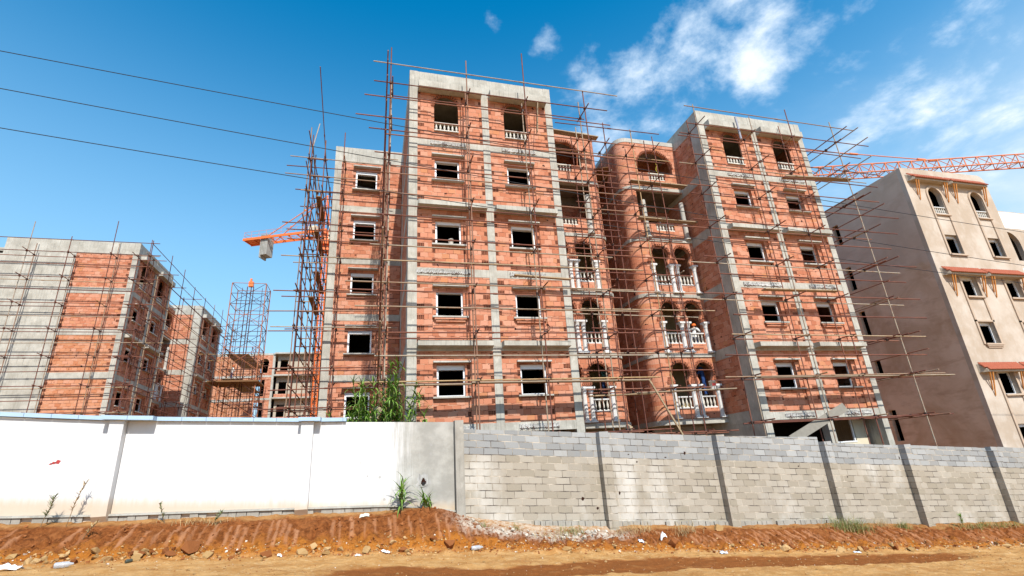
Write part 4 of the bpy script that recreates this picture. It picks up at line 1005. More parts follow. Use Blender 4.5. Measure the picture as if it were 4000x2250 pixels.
def surf(x, y):
    """height and soil masks"""
    zb, zf = itp(BASE, x), itp(FOOT, x)
    mound = math.exp(-((x-3.75)/.85)**2)
    slump = sst(4.6, 5.4, x)*(1-sst(8.6, 9.6, x))
    lean = sst(8, 15, x)
    yt = -4.42 - .10*fb(x*.9, 1.) - .18*mound - .05*slump
    yf = itp(YF, x) - .10*fb(x*.7, 5.)
    zt = zb - .20 + .27*mound + .05*fb(x*1.3, 9.) - .10*slump - .02
    bankm = 0; gro = 0; hi = 0; wet = 0; lime = 0
    if y > yt:
        t_ = min(1, (y-yt)/max(.05, WY-yt)); z = zt + (zb-.13+.10*mound-zt)*t_ + .035*fb(x*3, y*3)
        bankm = .85*(1-sst(.0, .5, t_)*.5) if x < 13 else .6; hi = 1
        if y > -3.75: z = zb-.45 + .05*fb(x*.5, y*.5); bankm = .3
    elif y > yf:
        t_ = (y-yf)/(yt-yf); hi = t_
        g = t_**(.62+.25*lean) if t_ > 0 else 0
        z = zf + (zt-zf)*g
        cr_ = abs(nz(x*3.1, t_*3.2+zb, 5.)); rough = .10*fb(x*2.6, y*3.5, zb*2) + .06*fb(x*8, y*8, 3, 3) - .11*(1-sst(.0, .16, cr_))
        for (tx, tw, t0, t1, st) in TEETH:
            dxx = x - tx - (t_-.5)*(-.10-.012*(x-3))
            if abs(dxx) < tw*1.5 and t0*.7 < t_ < t1+.05:
                m_ = (1-sst(tw*.85, tw*1.2, abs(dxx)))*sst(t0*.7, t0, t_)*st*(1-slump*.8); gro = max(gro, m_)
        e = 4*t_*(1-t_)
        z += rough*(1-gro*.85)*max(.25, e) + .03*e*fb(x*.8, 2.)
        bankm = sst(-.02, .07, t_)
        if slump: lime = slump*sst(.45, .75, t_)
    else:
        dist = yf-y
        z = zf - .012*dist + .028*fb(x*.9, y*1.6) + .012*fb(x*5, y*5)
        z += .10*math.exp(-(dist/.16)**2)*(.5+.8*fb(x*2.2, y*2.2, 2.))       # crumbled toe
        bankm = .65*math.exp(-(dist/.13)**2)
        ed = .16*fb(x*.8, y*1.6, 7.) + .10*fb(x*3., y*6., 2.)
        up, lo = itp(WUP, x)+.08+.14*sst(4, 10, x), itp(WLO, x)-.22
        if .9 < x < 19.5: wet = sst(-.10, .14, up-y+ed)*sst(-.10, .14, y-lo+ed)*sst(.9, 2., x)*(1-sst(17.5, 19.5, x))
        wet = min(1, max(0, wet*(1.35+.9*fb(x*1.6, y*4., 1.))))
        z += -.035*wet + .022*fb(x*1.5, y*3, 4.)*(1+wet)
    if 2.9 < x < 5.6 and y > yf:
        lime = max(lime, math.exp(-((x-4.75)/.5)**2)*sst(.35, .7, hi))
    lime = max(lime, .7*slump*sst(-4.75, -4.45, y)*(y < -3.9))
    return z, bankm, wet, lime, gro, hi
def axis(a, b, st, ext):
    P = [a+(b-a)*i/int((b-a)/st+.5) for i in range(int((b-a)/st+.5)+1)]
    g = st; lo, hi_ = [a], [b]
    while lo[-1] > -ext: g *= 1.5; lo.append(lo[-1]-g)
    g = st
    while hi_[-1] < ext: g *= 1.5; hi_.append(hi_[-1]+g)
    return lo[:0:-1] + P + hi_[1:]
XS = axis(-7.2, 25.5, .040, 900); YS = axis(-8.9, -3.9, .036, 900)
vs, A = [], [[] for _ in range(5)]
for y in YS:
    for x in XS:
        z, *at = surf(max(-60, min(60, x)), y if y > -40 else -40)
        vs.append((x, y, z))
        for q, v_ in zip(A, at): q.append(v_)
nx = len(XS)
fs = [(j*nx+i, j*nx+i+1, (j+1)*nx+i+1, (j+1)*nx+i) for j in range(len(YS)-1) for i in range(nx-1)]
me = bpy.data.meshes.new('ground'); me.from_pydata(vs, [], fs); me.materials.append(M['soil'])
for nm, q in zip(('bank', 'wet', 'lime', 'groove', 'high'), A):
    a_ = me.attributes.new(nm, 'FLOAT', 'POINT'); a_.data.foreach_set('value', q)
me.polygons.foreach_set('use_smooth', [True]*len(fs)); me.update()
G = bpy.data.objects.new('ground', me); COL.objects.link(G); kind(G, 'structure')

# ---------------------------------------------------------------- boundary walls along the road
def wall_panel(rt, xa, xb, za, zb_, m, yf=WY, t_=.2, foot=True, n=1, jag=0.):
    mb = MB(); r = random.Random(int(xa*10))
    xs = [xa+(xb-xa)*i/n for i in range(n+1)]
    for i in range(n):
        x0, x1 = xs[i], xs[i+1]; z0 = za+(zb_-za)*i/n; z1 = za+(zb_-za)*(i+1)/n; j = r.uniform(-jag, jag)
        mb.hexa([(x0,yf,itp(BASE,x0)-.35),(x1,yf,itp(BASE,x1)-.35),(x1,yf+t_,itp(BASE,x1)-.6),(x0,yf+t_,itp(BASE,x0)-.6),(x0,yf,z0+j),(x1,yf,z1+j),(x1,yf+t_,z1+j),(x0,yf+t_,z0+j)])
    return mb.build('wall_panel', M[m], rt)
W1 = root('white_boundary_wall', (-1, WY, -4.9), 0, (-1, WY, -4.9), 'white painted boundary wall with pale blue tile coping, bare grey cement at its right end', 'wall')
TOPW = [(-14,-2.0),(-6.25,-2.47),(-3.83,-2.66),(.48,-2.85),(1.47,-2.87),(4.62,-3.0)]
def tw(x): return itp(TOPW, x)
for xa, xb in ((-14, -3.95), (-3.63, .40), (.64, 4.40)): wall_panel(W1, xa, xb, tw(xa), tw(xb), 'whitewall', n=6)
for x in (-3.79, .52):
    mb = MB(); h_ = .13
    mb.hexa([(x-.15,WY-.20,itp(BASE,x)-.03),(x+.15,WY-.20,itp(BASE,x)-.03),(x+.15,WY+.2,itp(BASE,x)-.5),(x-.15,WY+.2,itp(BASE,x)-.5),(x-.15,WY-.20,tw(x)),(x+.15,WY-.20,tw(x)),(x+.15,WY+.2,tw(x)),(x-.15,WY+.2,tw(x))]); mb.build('post', M['whitewall'], W1)
mb = MB(); x = 4.53; mb.hexa([(x-.12,WY-.22,itp(BASE,x)-.4),(x+.12,WY-.22,itp(BASE,x)-.4),(x+.12,WY+.2,itp(BASE,x)-.5),(x-.12,WY+.2,itp(BASE,x)-.5),(x-.12,WY-.22,tw(x)+.03),(x+.12,WY-.22,tw(x)+.03),(x+.12,WY+.2,tw(x)+.03),(x-.12,WY+.2,tw(x)+.03)]); mb.build('post', M['block_post'], W1)
mb = MB(); rr = random.Random(2); x = -14.
while x < 1.45:
    x1 = min(x+.55, 1.49); q = -.30 if abs(x-(-3.79)) < .5 or abs(x-.3) < .35 else -.085
    mb.hexa([(x,WY+q,tw(x)+.004),(x1-.008,WY+q,tw(x1)+.004),(x1-.008,WY+.26,tw(x1)+.004),(x,WY+.26,tw(x)+.004),(x,WY+q,tw(x)+.10),(x1-.008,WY+q,tw(x1)+.10),(x1-.008,WY+.26,tw(x1)+.12),(x,WY+.26,tw(x)+.12)]); x = x1
mb.build('tile_coping', M['cap_tile'], W1)
# broken hole with a pipe end in the bare part
mb = MB(); hx, hz_ = 3.55, -4.53; pts = []
for q in range(14):
    a = 2*PI*q/14; r = .10*(1+.22*math.sin(q*2.7)); pts.append((hx+r*.8*math.cos(a), hz_+r*math.sin(a)))
n = len(pts)
mb.add([(x, WY-.006, z) for x, z in pts], [tuple(range(n))], 0)
pp = [(hx+.215*.85*(1+.16*math.sin(q*2.3)+.1*math.cos(q*5.))*math.cos(2*PI*q/26), hz_+.215*(1+.16*math.sin(q*2.3)+.1*math.cos(q*5.))*math.sin(2*PI*q/26)) for q in range(26)]
mb.add([(x, WY-.003, z) for x, z in pp], [tuple(range(26))], 1)
for q in range(14):
    a = 2*PI*q/14; r = .115+.015*math.sin(q*5.); x, z = hx+r*.85*math.cos(a), hz_+r*math.sin(a)
    mb.hexa([(x-.03,WY-.02,z-.025),(x+.03,WY-.018,z-.03),(x+.025,WY+.01,z-.025),(x-.025,WY+.01,z-.025),(x-.025,WY-.014,z+.025),(x+.03,WY-.02,z+.025),(x+.025,WY+.01,z+.025),(x-.025,WY+.01,z+.025)], 1)
mb.tube((hx+.01, WY+.05, hz_-.04), (hx, WY-.05, hz_-.045), .042, 10, 2)
mb.build('broken_hole', [M['hole'], M['concrete_rough'], M['black']], W1)
# foundation blocks showing under the plaster
mb = MB(); rr = random.Random(9); x = -9.
while x < 3.0:
    x1 = x+rr.uniform(.17, .30); z = itp(BASE, x)-.005
    if rr.random() < .96:
        y = WY-.035-rr.uniform(0, .03); mb.box(x, x1-.014, y, WY+.02, z-.2-rr.uniform(0,.05), z-.02)
    x = x1
x = -9.
while x < 4.2:
    x1 = x+.5; mb.hexa([(x,WY-.09,itp(BASE,x)-.03),(x1,WY-.09,itp(BASE,x1)-.03),(x1,WY,itp(BASE,x1)-.03),(x,WY,itp(BASE,x)-.03),(x,WY-.05,itp(BASE,x)+.01),(x1,WY-.06,itp(BASE,x1)+.01),(x1,WY,itp(BASE,x1)+.015),(x,WY,itp(BASE,x)+.015)]); x = x1
mb.build('footing', M['block_post'], W1)
# red paint dabs
mb = MB()
for x, z, w_, h_ in ((-4.98, -3.57, .055, .03), (-4.90, -3.55, .06, .05), (-5.03, -3.59, .04, .02)):
    mb.add([(x-w_, WY-.003, z-h_*.6), (x+w_*.4, WY-.003, z-h_), (x+w_, WY-.003, z+h_*.4), (x-w_*.2, WY-.003, z+h_)], [(0,1,2,3)])
mb.build('paint_mark', M['red'], W1)

W2 = root('block_boundary_wall', (16, WY, -6.6), 0, (16, WY, -6.6), 'long unplastered grey concrete block wall with projecting posts along the road', 'wall')
PO = [8.90, 12.93, 17.10, 20.55, 24.75, 28.9]
SEG = [(4.66, 8.76, -3.20, -3.47), (9.06, 12.78, -3.47, -3.73), (13.08, 16.95, -3.75, -3.96), (17.25, 20.40, -4.16, -4.40), (20.70, 24.60, -4.40, -4.69), (24.90, 28.75, -4.66, -4.97), (29.05, 40, -5.0, -5.8)]
for xa, xb, za, zb_ in SEG: wall_panel(W2, xa, xb, za, zb_, 'block', n=max(1, int((xb-xa)/.385)), jag=.006)
for x, (zt_) in zip(PO, (-3.46, -3.72, -4.12, -4.38, -4.80, -4.95)):
    mb = MB(); mb.hexa([(x-.15,WY-.24,itp(BASE,x)-.4),(x+.15,WY-.24,itp(BASE,x)-.4),(x+.15,WY+.2,itp(BASE,x)-.4),(x-.15,WY+.2,itp(BASE,x)-.4),(x-.15,WY-.24,zt_),(x+.15,WY-.24,zt_),(x+.15,WY+.2,zt_),(x-.15,WY+.2,zt_)]); mb.build('post', M['block'], W2)
mb = MB(); rr = random.Random(4)
for x, h_, w_, hh in ((8.12, .56, .05, .05), (8.55, .31, .04, .035), (9.3, .73, .03, .05), (11.7, 1.93, .04, .05), (10.0, 1.62, .03, .022), (11.0, 1.78, .04, .015), (9.75, 1.83, .03, .015), (20.3, 2.02, .025, .05), (17.8, 1.3, .03, .02), (15.9, 1.6, .03, .02)):
    z = itp(BASE, x)+h_; n = 9; P = [(x+w_*(1+.3*math.sin(q*3.))*math.cos(2*PI*q/n), WY-.004, z+hh*(1+.3*math.cos(q*2.))*math.sin(2*PI*q/n)) for q in range(n)]
    mb.add(P, [tuple(range(n))])
mb.build('broken_hole', M['hole'], W2)
mb = MB(); x = 6.6
while x < 18:
    x1 = x+rr.uniform(.14, .24); z = itp(BASE, x)-.02
    if rr.random() < .9: mb.box(x, x1-.016, WY-.05-rr.uniform(0, .03), WY+.02, z-.17, z-.01-rr.uniform(0, .015))
    x = x1
mb.build('footing', M['block_post'], W2)

# ---------------------------------------------------------------- stones, rubble, litter
def stone_me(name, r, sq=(1, .8, .65)):
    bm = bmesh.new()
    for _ in range(13):
        v = Vector((r.gauss(0, 1), r.gauss(0, 1), r.gauss(0, 1))).normalized()*r.uniform(.8, 1.1); bm.verts.new((v.x*sq[0], v.y*sq[1], v.z*sq[2]))
    g = bmesh.ops.convex_hull(bm, input=bm.verts); bmesh.ops.delete(bm, geom=[q for q in g['geom_interior'] if isinstance(q, bmesh.types.BMVert)], context='VERTS')
    bmesh.ops.subdivide_edges(bm, edges=bm.edges, cuts=1, use_grid_fill=True, fractal=.35, seed=r.randint(0, 999))
    me = bpy.data.meshes.new(name); bm.to_mesh(me); bm.free()
    return me
rr = random.Random(21)
SM = {}
for mt in ('stone_tan', 'stone_red', 'stone_white'):
    SM[mt] = []
    for i in range(7):
        me = stone_me('stone', rr, (1, rr.uniform(.7, .95), rr.uniform(.5, .8))); me.materials.append(M[mt]); SM[mt].append(me)
def put_stone(x, y, s_, mt, lab, grp, nm='stone'):
    z = surf(x, y)[0]
    o = bpy.data.objects.new(nm, rr.choice(SM[mt])); COL.objects.link(o)
    o.location = (x, y, z+s_*.22); o.scale = (s_, s_, s_); o.rotation_euler = (rr.uniform(-.4, .4), rr.uniform(-.4, .4), rr.uniform(0, 6.3))
    return tag(o, lab, 'stone', grp)
NAMED = [(-4.05, -5.22, .13, 'stone_tan', 'large yellow stone at the foot of the bank, above the white bag at far left'),
 (-1.45, -4.98, .24, 'stone_red', 'biggest dark red clod lying against the bank under the white wall'), (-1.05, -5.18, .15, 'stone_tan', 'upright yellow ochre stone just right of the biggest red clod'),
 (-1.75, -5.15, .13, 'stone_red', 'dark red clod left of the biggest clod under the white wall'), (-2.35, -5.15, .17, 'stone_tan', 'flat pale limestone slab at the foot of the bank near the dark can'),
 (7.0, -5.2, .17, 'stone_tan', 'split yellow stone at the bank foot below the slump of white rubble'), (13.35, -5.35, .20, 'stone_tan', 'tall tan stone leaning on the bank below the second post of the grey wall'),
 (15.1, -5.42, .17, 'stone_tan', 'broad tan stone at the bank foot beside a white paper scrap'), (15.75, -5.42, .15, 'stone_tan', 'tan stone standing just right of the white paper scrap'),
 (17.6, -5.42, .14, 'stone_tan', 'single tan stone at the bank foot below the grass tuft'), (12.15, -4.35, .19, 'stone_tan', 'pale rounded boulder resting on the ledge at the base of the grey wall'),
 (4.05, -5.12, .17, 'stone_red', 'orange red clod next to the clear bottle at the bank foot'), (10.05, -5.05, .19, 'stone_red', 'large red clods fallen beside a white bag in the middle of the bank')]
for x, y, s_, mt, lab in NAMED: put_stone(x, (y + itp(YF, x) + 5.2) if y < -4.9 else y, s_, mt, lab, None)
for i in range(150):
    x = rr.uniform(-5.8, 3.5) if i % 5 < 2 else rr.uniform(-5.8, 23); y = itp(YF, x) + .06 + rr.gauss(0, .12)
    s_ = rr.choice((.035, .045, .05, .06, .07, .08, .10, .12)); put_stone(x, y, s_*rr.uniform(.8, 1.2), 'stone_tan' if rr.random() < .72 else 'stone_red', 'small tan or reddish stone among the loose stones along the foot of the earth bank', 'loose stones at the foot of the bank')
for i in range(34):
    x = rr.uniform(4.7, 8.6); y = rr.uniform(-4.72, -4.32); put_stone(x, y, rr.uniform(.04, .10), 'stone_white', 'chalky white stone in the slumped rubble below the grey block wall', 'white rubble stones')
for i in range(70):
    x = rr.uniform(-3, 21); y = rr.uniform(-8.2, -5.5); put_stone(x, y, rr.uniform(.02, .05), 'stone_tan', 'small pale stone lying loose on the dirt road', 'stones on the dirt road')
# gravel and crumbs: uncountable
PEB = []
_r = random.Random(77)
for _ in range(14):
    bm = bmesh.new()
    for q in range(9):
        v = Vector((_r.gauss(0, 1), _r.gauss(0, 1), _r.gauss(0, 1))).normalized()*_r.uniform(.8, 1.15); bm.verts.new((v.x, v.y*.85, v.z*.65))
    g = bmesh.ops.convex_hull(bm, input=bm.verts); bmesh.ops.delete(bm, geom=[q for q in g['geom_interior'] if isinstance(q, bmesh.types.BMVert)], context='VERTS')
    bm.verts.ensure_lookup_table(); bm.verts.index_update(); PEB.append(([v.co.copy() for v in bm.verts], [[v.index for v in f.verts] for f in bm.faces])); bm.free()
def scatter(name, n, fx, fy, smin, smax, mats, seed):
    r = random.Random(seed); mb = MB()
    for i in range(n):
        x = fx(r); y = fy(r, x); z = surf(x, y)[0]; s_ = smin*(smax/smin)**(r.random()**1.8)
        V, F_ = r.choice(PEB); m3 = Matrix.Rotation(r.uniform(0, 6.3), 3, 'Z') @ Matrix.Rotation(r.gauss(0, .5), 3, 'X'); o_ = Vector((x, y, z+s_*.12))
        mb.add([m3 @ v*s_ + o_ for v in V], F_, r.choice((0, 0, 0, 1, 1, 1, 0, 2 if r.random() < .4 else 1)) if len(mats) > 2 else 0)
    o = mb.build(name, [M[m] for m in mats]); kind(o, 'stuff'); return o
o = scatter('gravel', 5200, lambda r: r.uniform(-6, 23), lambda r, x: itp(YF, x)+.08+r.gauss(0, .15), .008, .05, ['stone_tan', 'stone_red', 'stone_white'], 31); tag(o, 'yellowish and red gravel spilled along the foot of the bank', 'gravel')
o = scatter('road_grit', 2200, lambda r: r.uniform(-5, 22), lambda r, x: r.uniform(-8.6, -5.6), .006, .024, ['stone_tan', 'stone_red', 'stone_white'], 32); tag(o, 'fine grit strewn over the dirt road', 'grit')
o = scatter('soil_clods', 2200, lambda r: r.uniform(-6.5, 24), lambda r, x: r.uniform(itp(YF, x), -4.3), .010, .055, ['stone_red'], 33); tag(o, 'red crumbs of earth on the cut face of the bank', 'earth')

def litter(name, pts, mat, label, cat, loc):
    mb = MB(); mb.add(pts, [tuple(range(len(pts)))]); o = mb.build(name, M[mat]); o.location = loc; return tag(o, label, cat)
def crumple(name, x, y, sx, sy, h, mat, label, cat, seed, n=9):
    if y < -5.1: y += itp(YF, x)+5.2
    r = random.Random(seed); mb = MB(); P = []
    for j in range(n):
        for i in range(n):
            u, v = i/(n-1)*2-1, j/(n-1)*2-1; e = max(0, 1-(abs(u)**2.5+abs(v)**2.5)*.55)
            xx, yy = x+u*sx*(1+.25*nz(v*2+seed, 3.)), y+v*sy*(1+.25*nz(u*2, seed*1.)); P.append((xx, yy, surf(xx, yy)[0]+.008+h*e*(.55+.9*abs(nz(u*2.2+seed, v*2.2)))))
    mb.add(P, [(j*n+i, j*n+i+1, (j+1)*n+i+1, (j+1)*n+i) for j in range(n-1) for i in range(n-1)], 0, True)
    o = mb.build(name, M[mat]); return tag(o, label, cat)
crumple('plastic_sack', -4.35, -5.62, .26, .10, .11, 'paper', 'crumpled white plastic sack lying on the road at far left', 'sack', 3, 14)
crumple('paper_scrap', 1.95, -5.48, .055, .05, .04, 'paper', 'white paper scrap on the road just right of the middle post of the white wall', 'litter', 4)
crumple('paper_scrap', .35, -5.28, .045, .045, .05, 'paper', 'small white scrap among the stones under the middle post of the white wall', 'litter', 5)
crumple('plastic_bag', 9.98, -4.93, .09, .06, .14, 'paper', 'white plastic bag caught among the red clods in the middle of the bank', 'bag', 6)
crumple('plastic_wrap', 11.25, -5.52, .11, .05, .07, 'bluepaper', 'pale blue plastic wrapper on the road edge below the grey wall', 'litter', 7)
crumple('paper_scrap', 15.45, -5.62, .12, .04, .05, 'bluepaper', 'white strip of paper lying before the broad tan stone', 'litter', 8)
crumple('plastic_scrap', 9.25, -5.05, .08, .05, .09, 'bluepaper', 'greyish plastic scrap on the bank below the first post of the grey wall', 'litter', 9)
crumple('paper_scrap', 2.55, -5.22, .10, .05, .06, 'paper', 'torn white wrapper among the stones under the grey end of the white wall', 'litter', 10)
crumple('cloth_scrap', 2.05, -4.42, .12, .04, .05, 'cream', 'pale rag hanging over the footing of the white wall', 'rag', 11)
def bottle(x, y, L_, r_, rz, mat, label, name, prof, cat):
    y += itp(YF, x)+5.2; mb = MB(); mb.lathe((0, 0, 0), prof, 12); o = mb.build(name, M[mat]); o.location = (x, y, surf(x, y)[0]+r_*1.02); o.rotation_euler = (0, PI/2, rz); return tag(o, label, cat)
PB_ = [(.04,0),(.052,.02),(.05,.09),(.053,.11),(.05,.2),(.02,.26),(.018,.29)]
bottle(4.55, -5.32, .3, .053, .1, 'pet', 'clear plastic bottle lying at the bank foot below the grey wall end', 'plastic_bottle', PB_, 'bottle')
bottle(-3.55, -5.62, .3, .053, .25, 'pet', 'clear plastic bottle beside the white sack at far left', 'plastic_bottle', PB_, 'bottle')
o = bottle(-2.45, -5.42, .14, .036, .9, 'can', 'dented dark green drink can at the foot of the bank', 'drink_can', [(.028,0),(.035,.012),(.035,.115),(.028,.128)], 'can')
mb = MB(); mb.lathe((0, 0, 0), [(.029,.1285),(.024,.1305)], 12); q_ = mb.build('lid', M['upvc'], o); q_.location = (0, 0, 0)

# ---------------------------------------------------------------- plants
def blade(mb, p, az, L_, w_, lift, droop, n=5, m=0):
    """one arching leaf"""
    p = Vector(p); h = Vector((math.cos(az), math.sin(az), 0)); s_ = Vector((-h.y, h.x, 0)); a = lift; V = []
    for i in range(n+1):
        t_ = i/n; ww = w_*(.55+.9*t_ if t_ < .3 else (1-t_)*1.17+.02)
        V += [p - s_*ww/2, p + s_*ww/2]
        p = p + (h*math.cos(a)+Vector((0,0,math.sin(a))))*(L_/n); a -= droop/n
    mb.add(V, [(2*i, 2*i+1, 2*i+3, 2*i+2) for i in range(n)], m)
def reeds(name, x, y, label, n, hmin, hmax, sx, sy, seed, z=None):
    r = random.Random(seed); zb = surf(x, y)[0] if z is None else z
    rt = root(name, (x, y, zb), 0, (x, y, zb), label, 'reeds')
    st = MB(); lf = MB()
    for i in range(n):
        px, py = x+r.gauss(0, sx), y+r.gauss(0, sy); h_ = r.uniform(hmin, hmax)*(1-.25*abs(px-x)/max(.01, sx*2)); tilt = Vector((r.gauss(0, .13)+(px-x)*.16, r.gauss(0, .12), 1)).normalized()
        P = []; q = Vector((px, py, zb-.05)); d_ = tilt.copy()
        for k_ in range(7): P.append(q.copy()); q = q + d_*h_/6; d_ = (d_+Vector((r.gauss(0,.03), r.gauss(0,.03), -.008))).normalized()
        st.path(P, .011, 5)
        nl = int(h_*13); az = r.uniform(0, 6.3)
        for k_ in range(nl):
            t_ = .22+.78*(k_+r.random())/nl; s_ = t_*6; i0 = min(5, int(s_)); p = P[i0].lerp(P[i0+1], s_-i0)
            az += 2.6+r.uniform(-.6, .6); blade(lf, p, az, r.uniform(.36, .74), r.uniform(.055, .10), r.uniform(.1, 1.0), r.uniform(1.0, 2.6), 5)
        for k_ in range(4): blade(lf, P[-1], r.uniform(0, 6.3), r.uniform(.25, .5), .05, r.uniform(.7, 1.4), r.uniform(.5, 1.6), 5)
    st.build('stalks', M['reed_stem'], rt); lf.build('foliage', M['reed'], rt)
    return rt
reeds('giant_reed', 1.95, -2.3, 'tall clump of green giant reeds rising behind the white wall', 38, 2.4, 4.1, .36, .25, 5, -5.3)
reeds('giant_reed', 2.55, -2.0, 'tallest reed clump, at the right against the shaded tower flank', 20, 3.2, 4.7, .17, .2, 15, -5.3)
reeds('giant_reed', 2.0, -3.0, 'lower front clump of reeds leaning over the white wall coping end', 20, 2.0, 3.1, .30, .15, 6, -5.3)
reeds('giant_reed', 3.72, -3.3, 'single slim reed shoot beside the corner column, right of the tall reed clump', 1, 2.9, 3.1, .08, .05, 8, -5.4)
reeds('reed_sprout', 3.02, -4.32, 'small reed sprout growing at the base of the white wall left of the hole', 4, .5, .75, .045, .03, 9)
reeds('reed_sprout', 3.55, -4.38, 'low reed sprouts on the earth mound under the broken hole', 5, .2, .38, .05, .03, 10)
def tuft(name, x, y, label, n, h_, sx, sy, mat, seed, cat='grass tuft', mat2='straw'):
    r = random.Random(seed); mb = MB()
    for i in range(n):
        px, py = x+r.gauss(0, sx), y+r.gauss(0, sy); blade(mb, (px, py, surf(px, py)[0]-.02), r.uniform(0, 6.3), h_*r.uniform(.5, 1.25), r.uniform(.006, .013), r.uniform(.9, 1.5), r.uniform(.4, 1.7), 4, 0 if r.random() < .72 else 1)
    o = mb.build(name, [M[mat], M[mat2]], None); return tag(o, label, cat)
tuft('grass_tuft', 5.05, -4.48, 'green grass sprout at the corner post between the two walls', 40, .22, .07, .05, 'grass', 1)
tuft('grass_tuft', 5.95, -4.40, 'bright green sprout on the white rubble slump', 45, .26, .07, .05, 'grass', 2)
tuft('grass_tuft', 7.55, -4.42, 'green and straw grass tuft at the right end of the rubble slump', 150, .26, .20, .09, 'grass', 3)
tuft('grass_tuft', 16.9, -4.52, 'largest green grass tuft at the base of the third grey post', 700, .44, .42, .12, 'grass', 4)
tuft('grass_tuft', 19.1, -4.42, 'smaller green grass tuft between the third and fourth grey posts', 200, .28, .15, .07, 'grass', 5)
kind(tuft('grass_fringe', 22.9, -4.45, 'long low fringe of grass along the far right end of the grey wall', 620, .26, 1.1, .10, 'grass', 6), 'stuff')
tuft('dry_grass', 18.3, -4.35, 'upright tuft of dry straw grass against the grey wall', 90, .36, .12, .05, 'straw', 7)
tuft('dry_grass', 9.4, -4.5, 'tangle of dry roots and straw over the bank at the first grey post', 170, .34, .36, .12, 'straw', 8)
tuft('dry_grass', 10.9, -4.62, 'dry straw hanging down the bank left of the pale boulder', 130, .40, .22, .10, 'straw', 9)
tuft('dry_grass', -1.55, -4.45, 'dry straw on top of the bank under the white wall', 130, .22, .35, .06, 'straw', 10)
tuft('dry_grass', 6.9, -4.72, 'straw and roots below the white rubble slump', 120, .26, .3, .10, 'straw', 11)
def weed(name, x, y, label, h_, lean, seed, nl=34, dens=.055, mat='weed', y_off=0):
    r = random.Random(seed); zb = surf(x, y)[0]; rt = root(name, (x, y, zb), 0, (x, y, zb), label, 'weed')
    st = MB(); lf = MB(); P = [Vector((x, y, zb-.03))]; d_ = Vector((lean, 0, 1)).normalized()
    for i in range(8): P.append(P[-1]+d_*h_/8); d_ = (d_+Vector((r.gauss(0, .06)+lean*.08, r.gauss(0, .03), 0))).normalized()
    st.path(P, .007, 5)
    for i in range(nl):
        t_ = .35+.64*i/nl; s_ = t_*8; i0 = min(7, int(s_)); p = P[i0].lerp(P[i0+1], s_-i0)
        blade(lf, p, r.uniform(0, 6.3), dens*r.uniform(1., 2.2), .024, r.uniform(.2, 1.1), r.uniform(-.3, .8), 3)
    st.build('stem', M['twig'], rt); lf.build('leaves', M[mat], rt); return rt
weed('weed', -6.35, -4.35, 'bushy weed against the white wall, cut by the left picture edge', .95, .08, 1, 90, .12)
weed('weed', -4.75, -4.4, 'short leafy weed with feathery top at the base of the white wall', .68, .10, 2, 70, .09)
weed('weed', -4.3, -4.35, 'tall thin dry weed standing before the white wall beside its left post', 1.0, .14, 3, 50, .07, 'straw')
weed('weed', -2.35, -4.4, 'bent twiggy weed leaning left before the middle of the white wall', .52, -.35, 4, 34, .06)
weed('weed', -1.35, -4.5, 'yellowish creeping weed hanging over the top of the bank', .34, .5, 5, 44, .07)
weed('weed', 21.6, -4.45, 'dark green upright weed in the grass between the last grey posts', .42, .04, 6, 60, .10, 'reed')
weed('weed', -3.65, -5.05, 'dried weed lying down the bank below the left post of the white wall', .4, .5, 7, 40, .06, 'straw')

# ---------------------------------------------------------------- people
def skin_body(name, J, E_, regions, mats):
    """one continuous skinned surface. J: name -> (co, radius); regions: function(co) -> material index"""
    nm = list(J); ix = {q: i for i, q in enumerate(nm)}
    me = bpy.data.meshes.new(name); me.from_pydata([J[q][0] for q in nm], [(ix[a], ix[b]) for a, b in E_], [])
    o = bpy.data.objects.new(name, me); COL.objects.link(o)
    md = o.modifiers.new('skin', 'SKIN'); md.use_smooth_shade = True
    sv = me.skin_vertices[0].data
    for i, q in enumerate(nm):
        r = J[q][1]; sv[i].radius = r if isinstance(r, tuple) else (r, r); sv[i].use_root = (q == 'pelvis')
    sb = o.modifiers.new('sub', 'SUBSURF'); sb.levels = 2; sb.render_levels = 2
    bpy.context.view_layer.update()
    ev = o.evaluated_get(bpy.context.evaluated_depsgraph_get()); m2 = bpy.data.meshes.new_from_object(ev)
    o.modifiers.clear(); o.data = m2
    m2.materials.clear()
    for m_ in mats: m2.materials.append(M[m_])
    for p in m2.polygons: p.material_index = regions(p.center); p.use_smooth = True
    return o
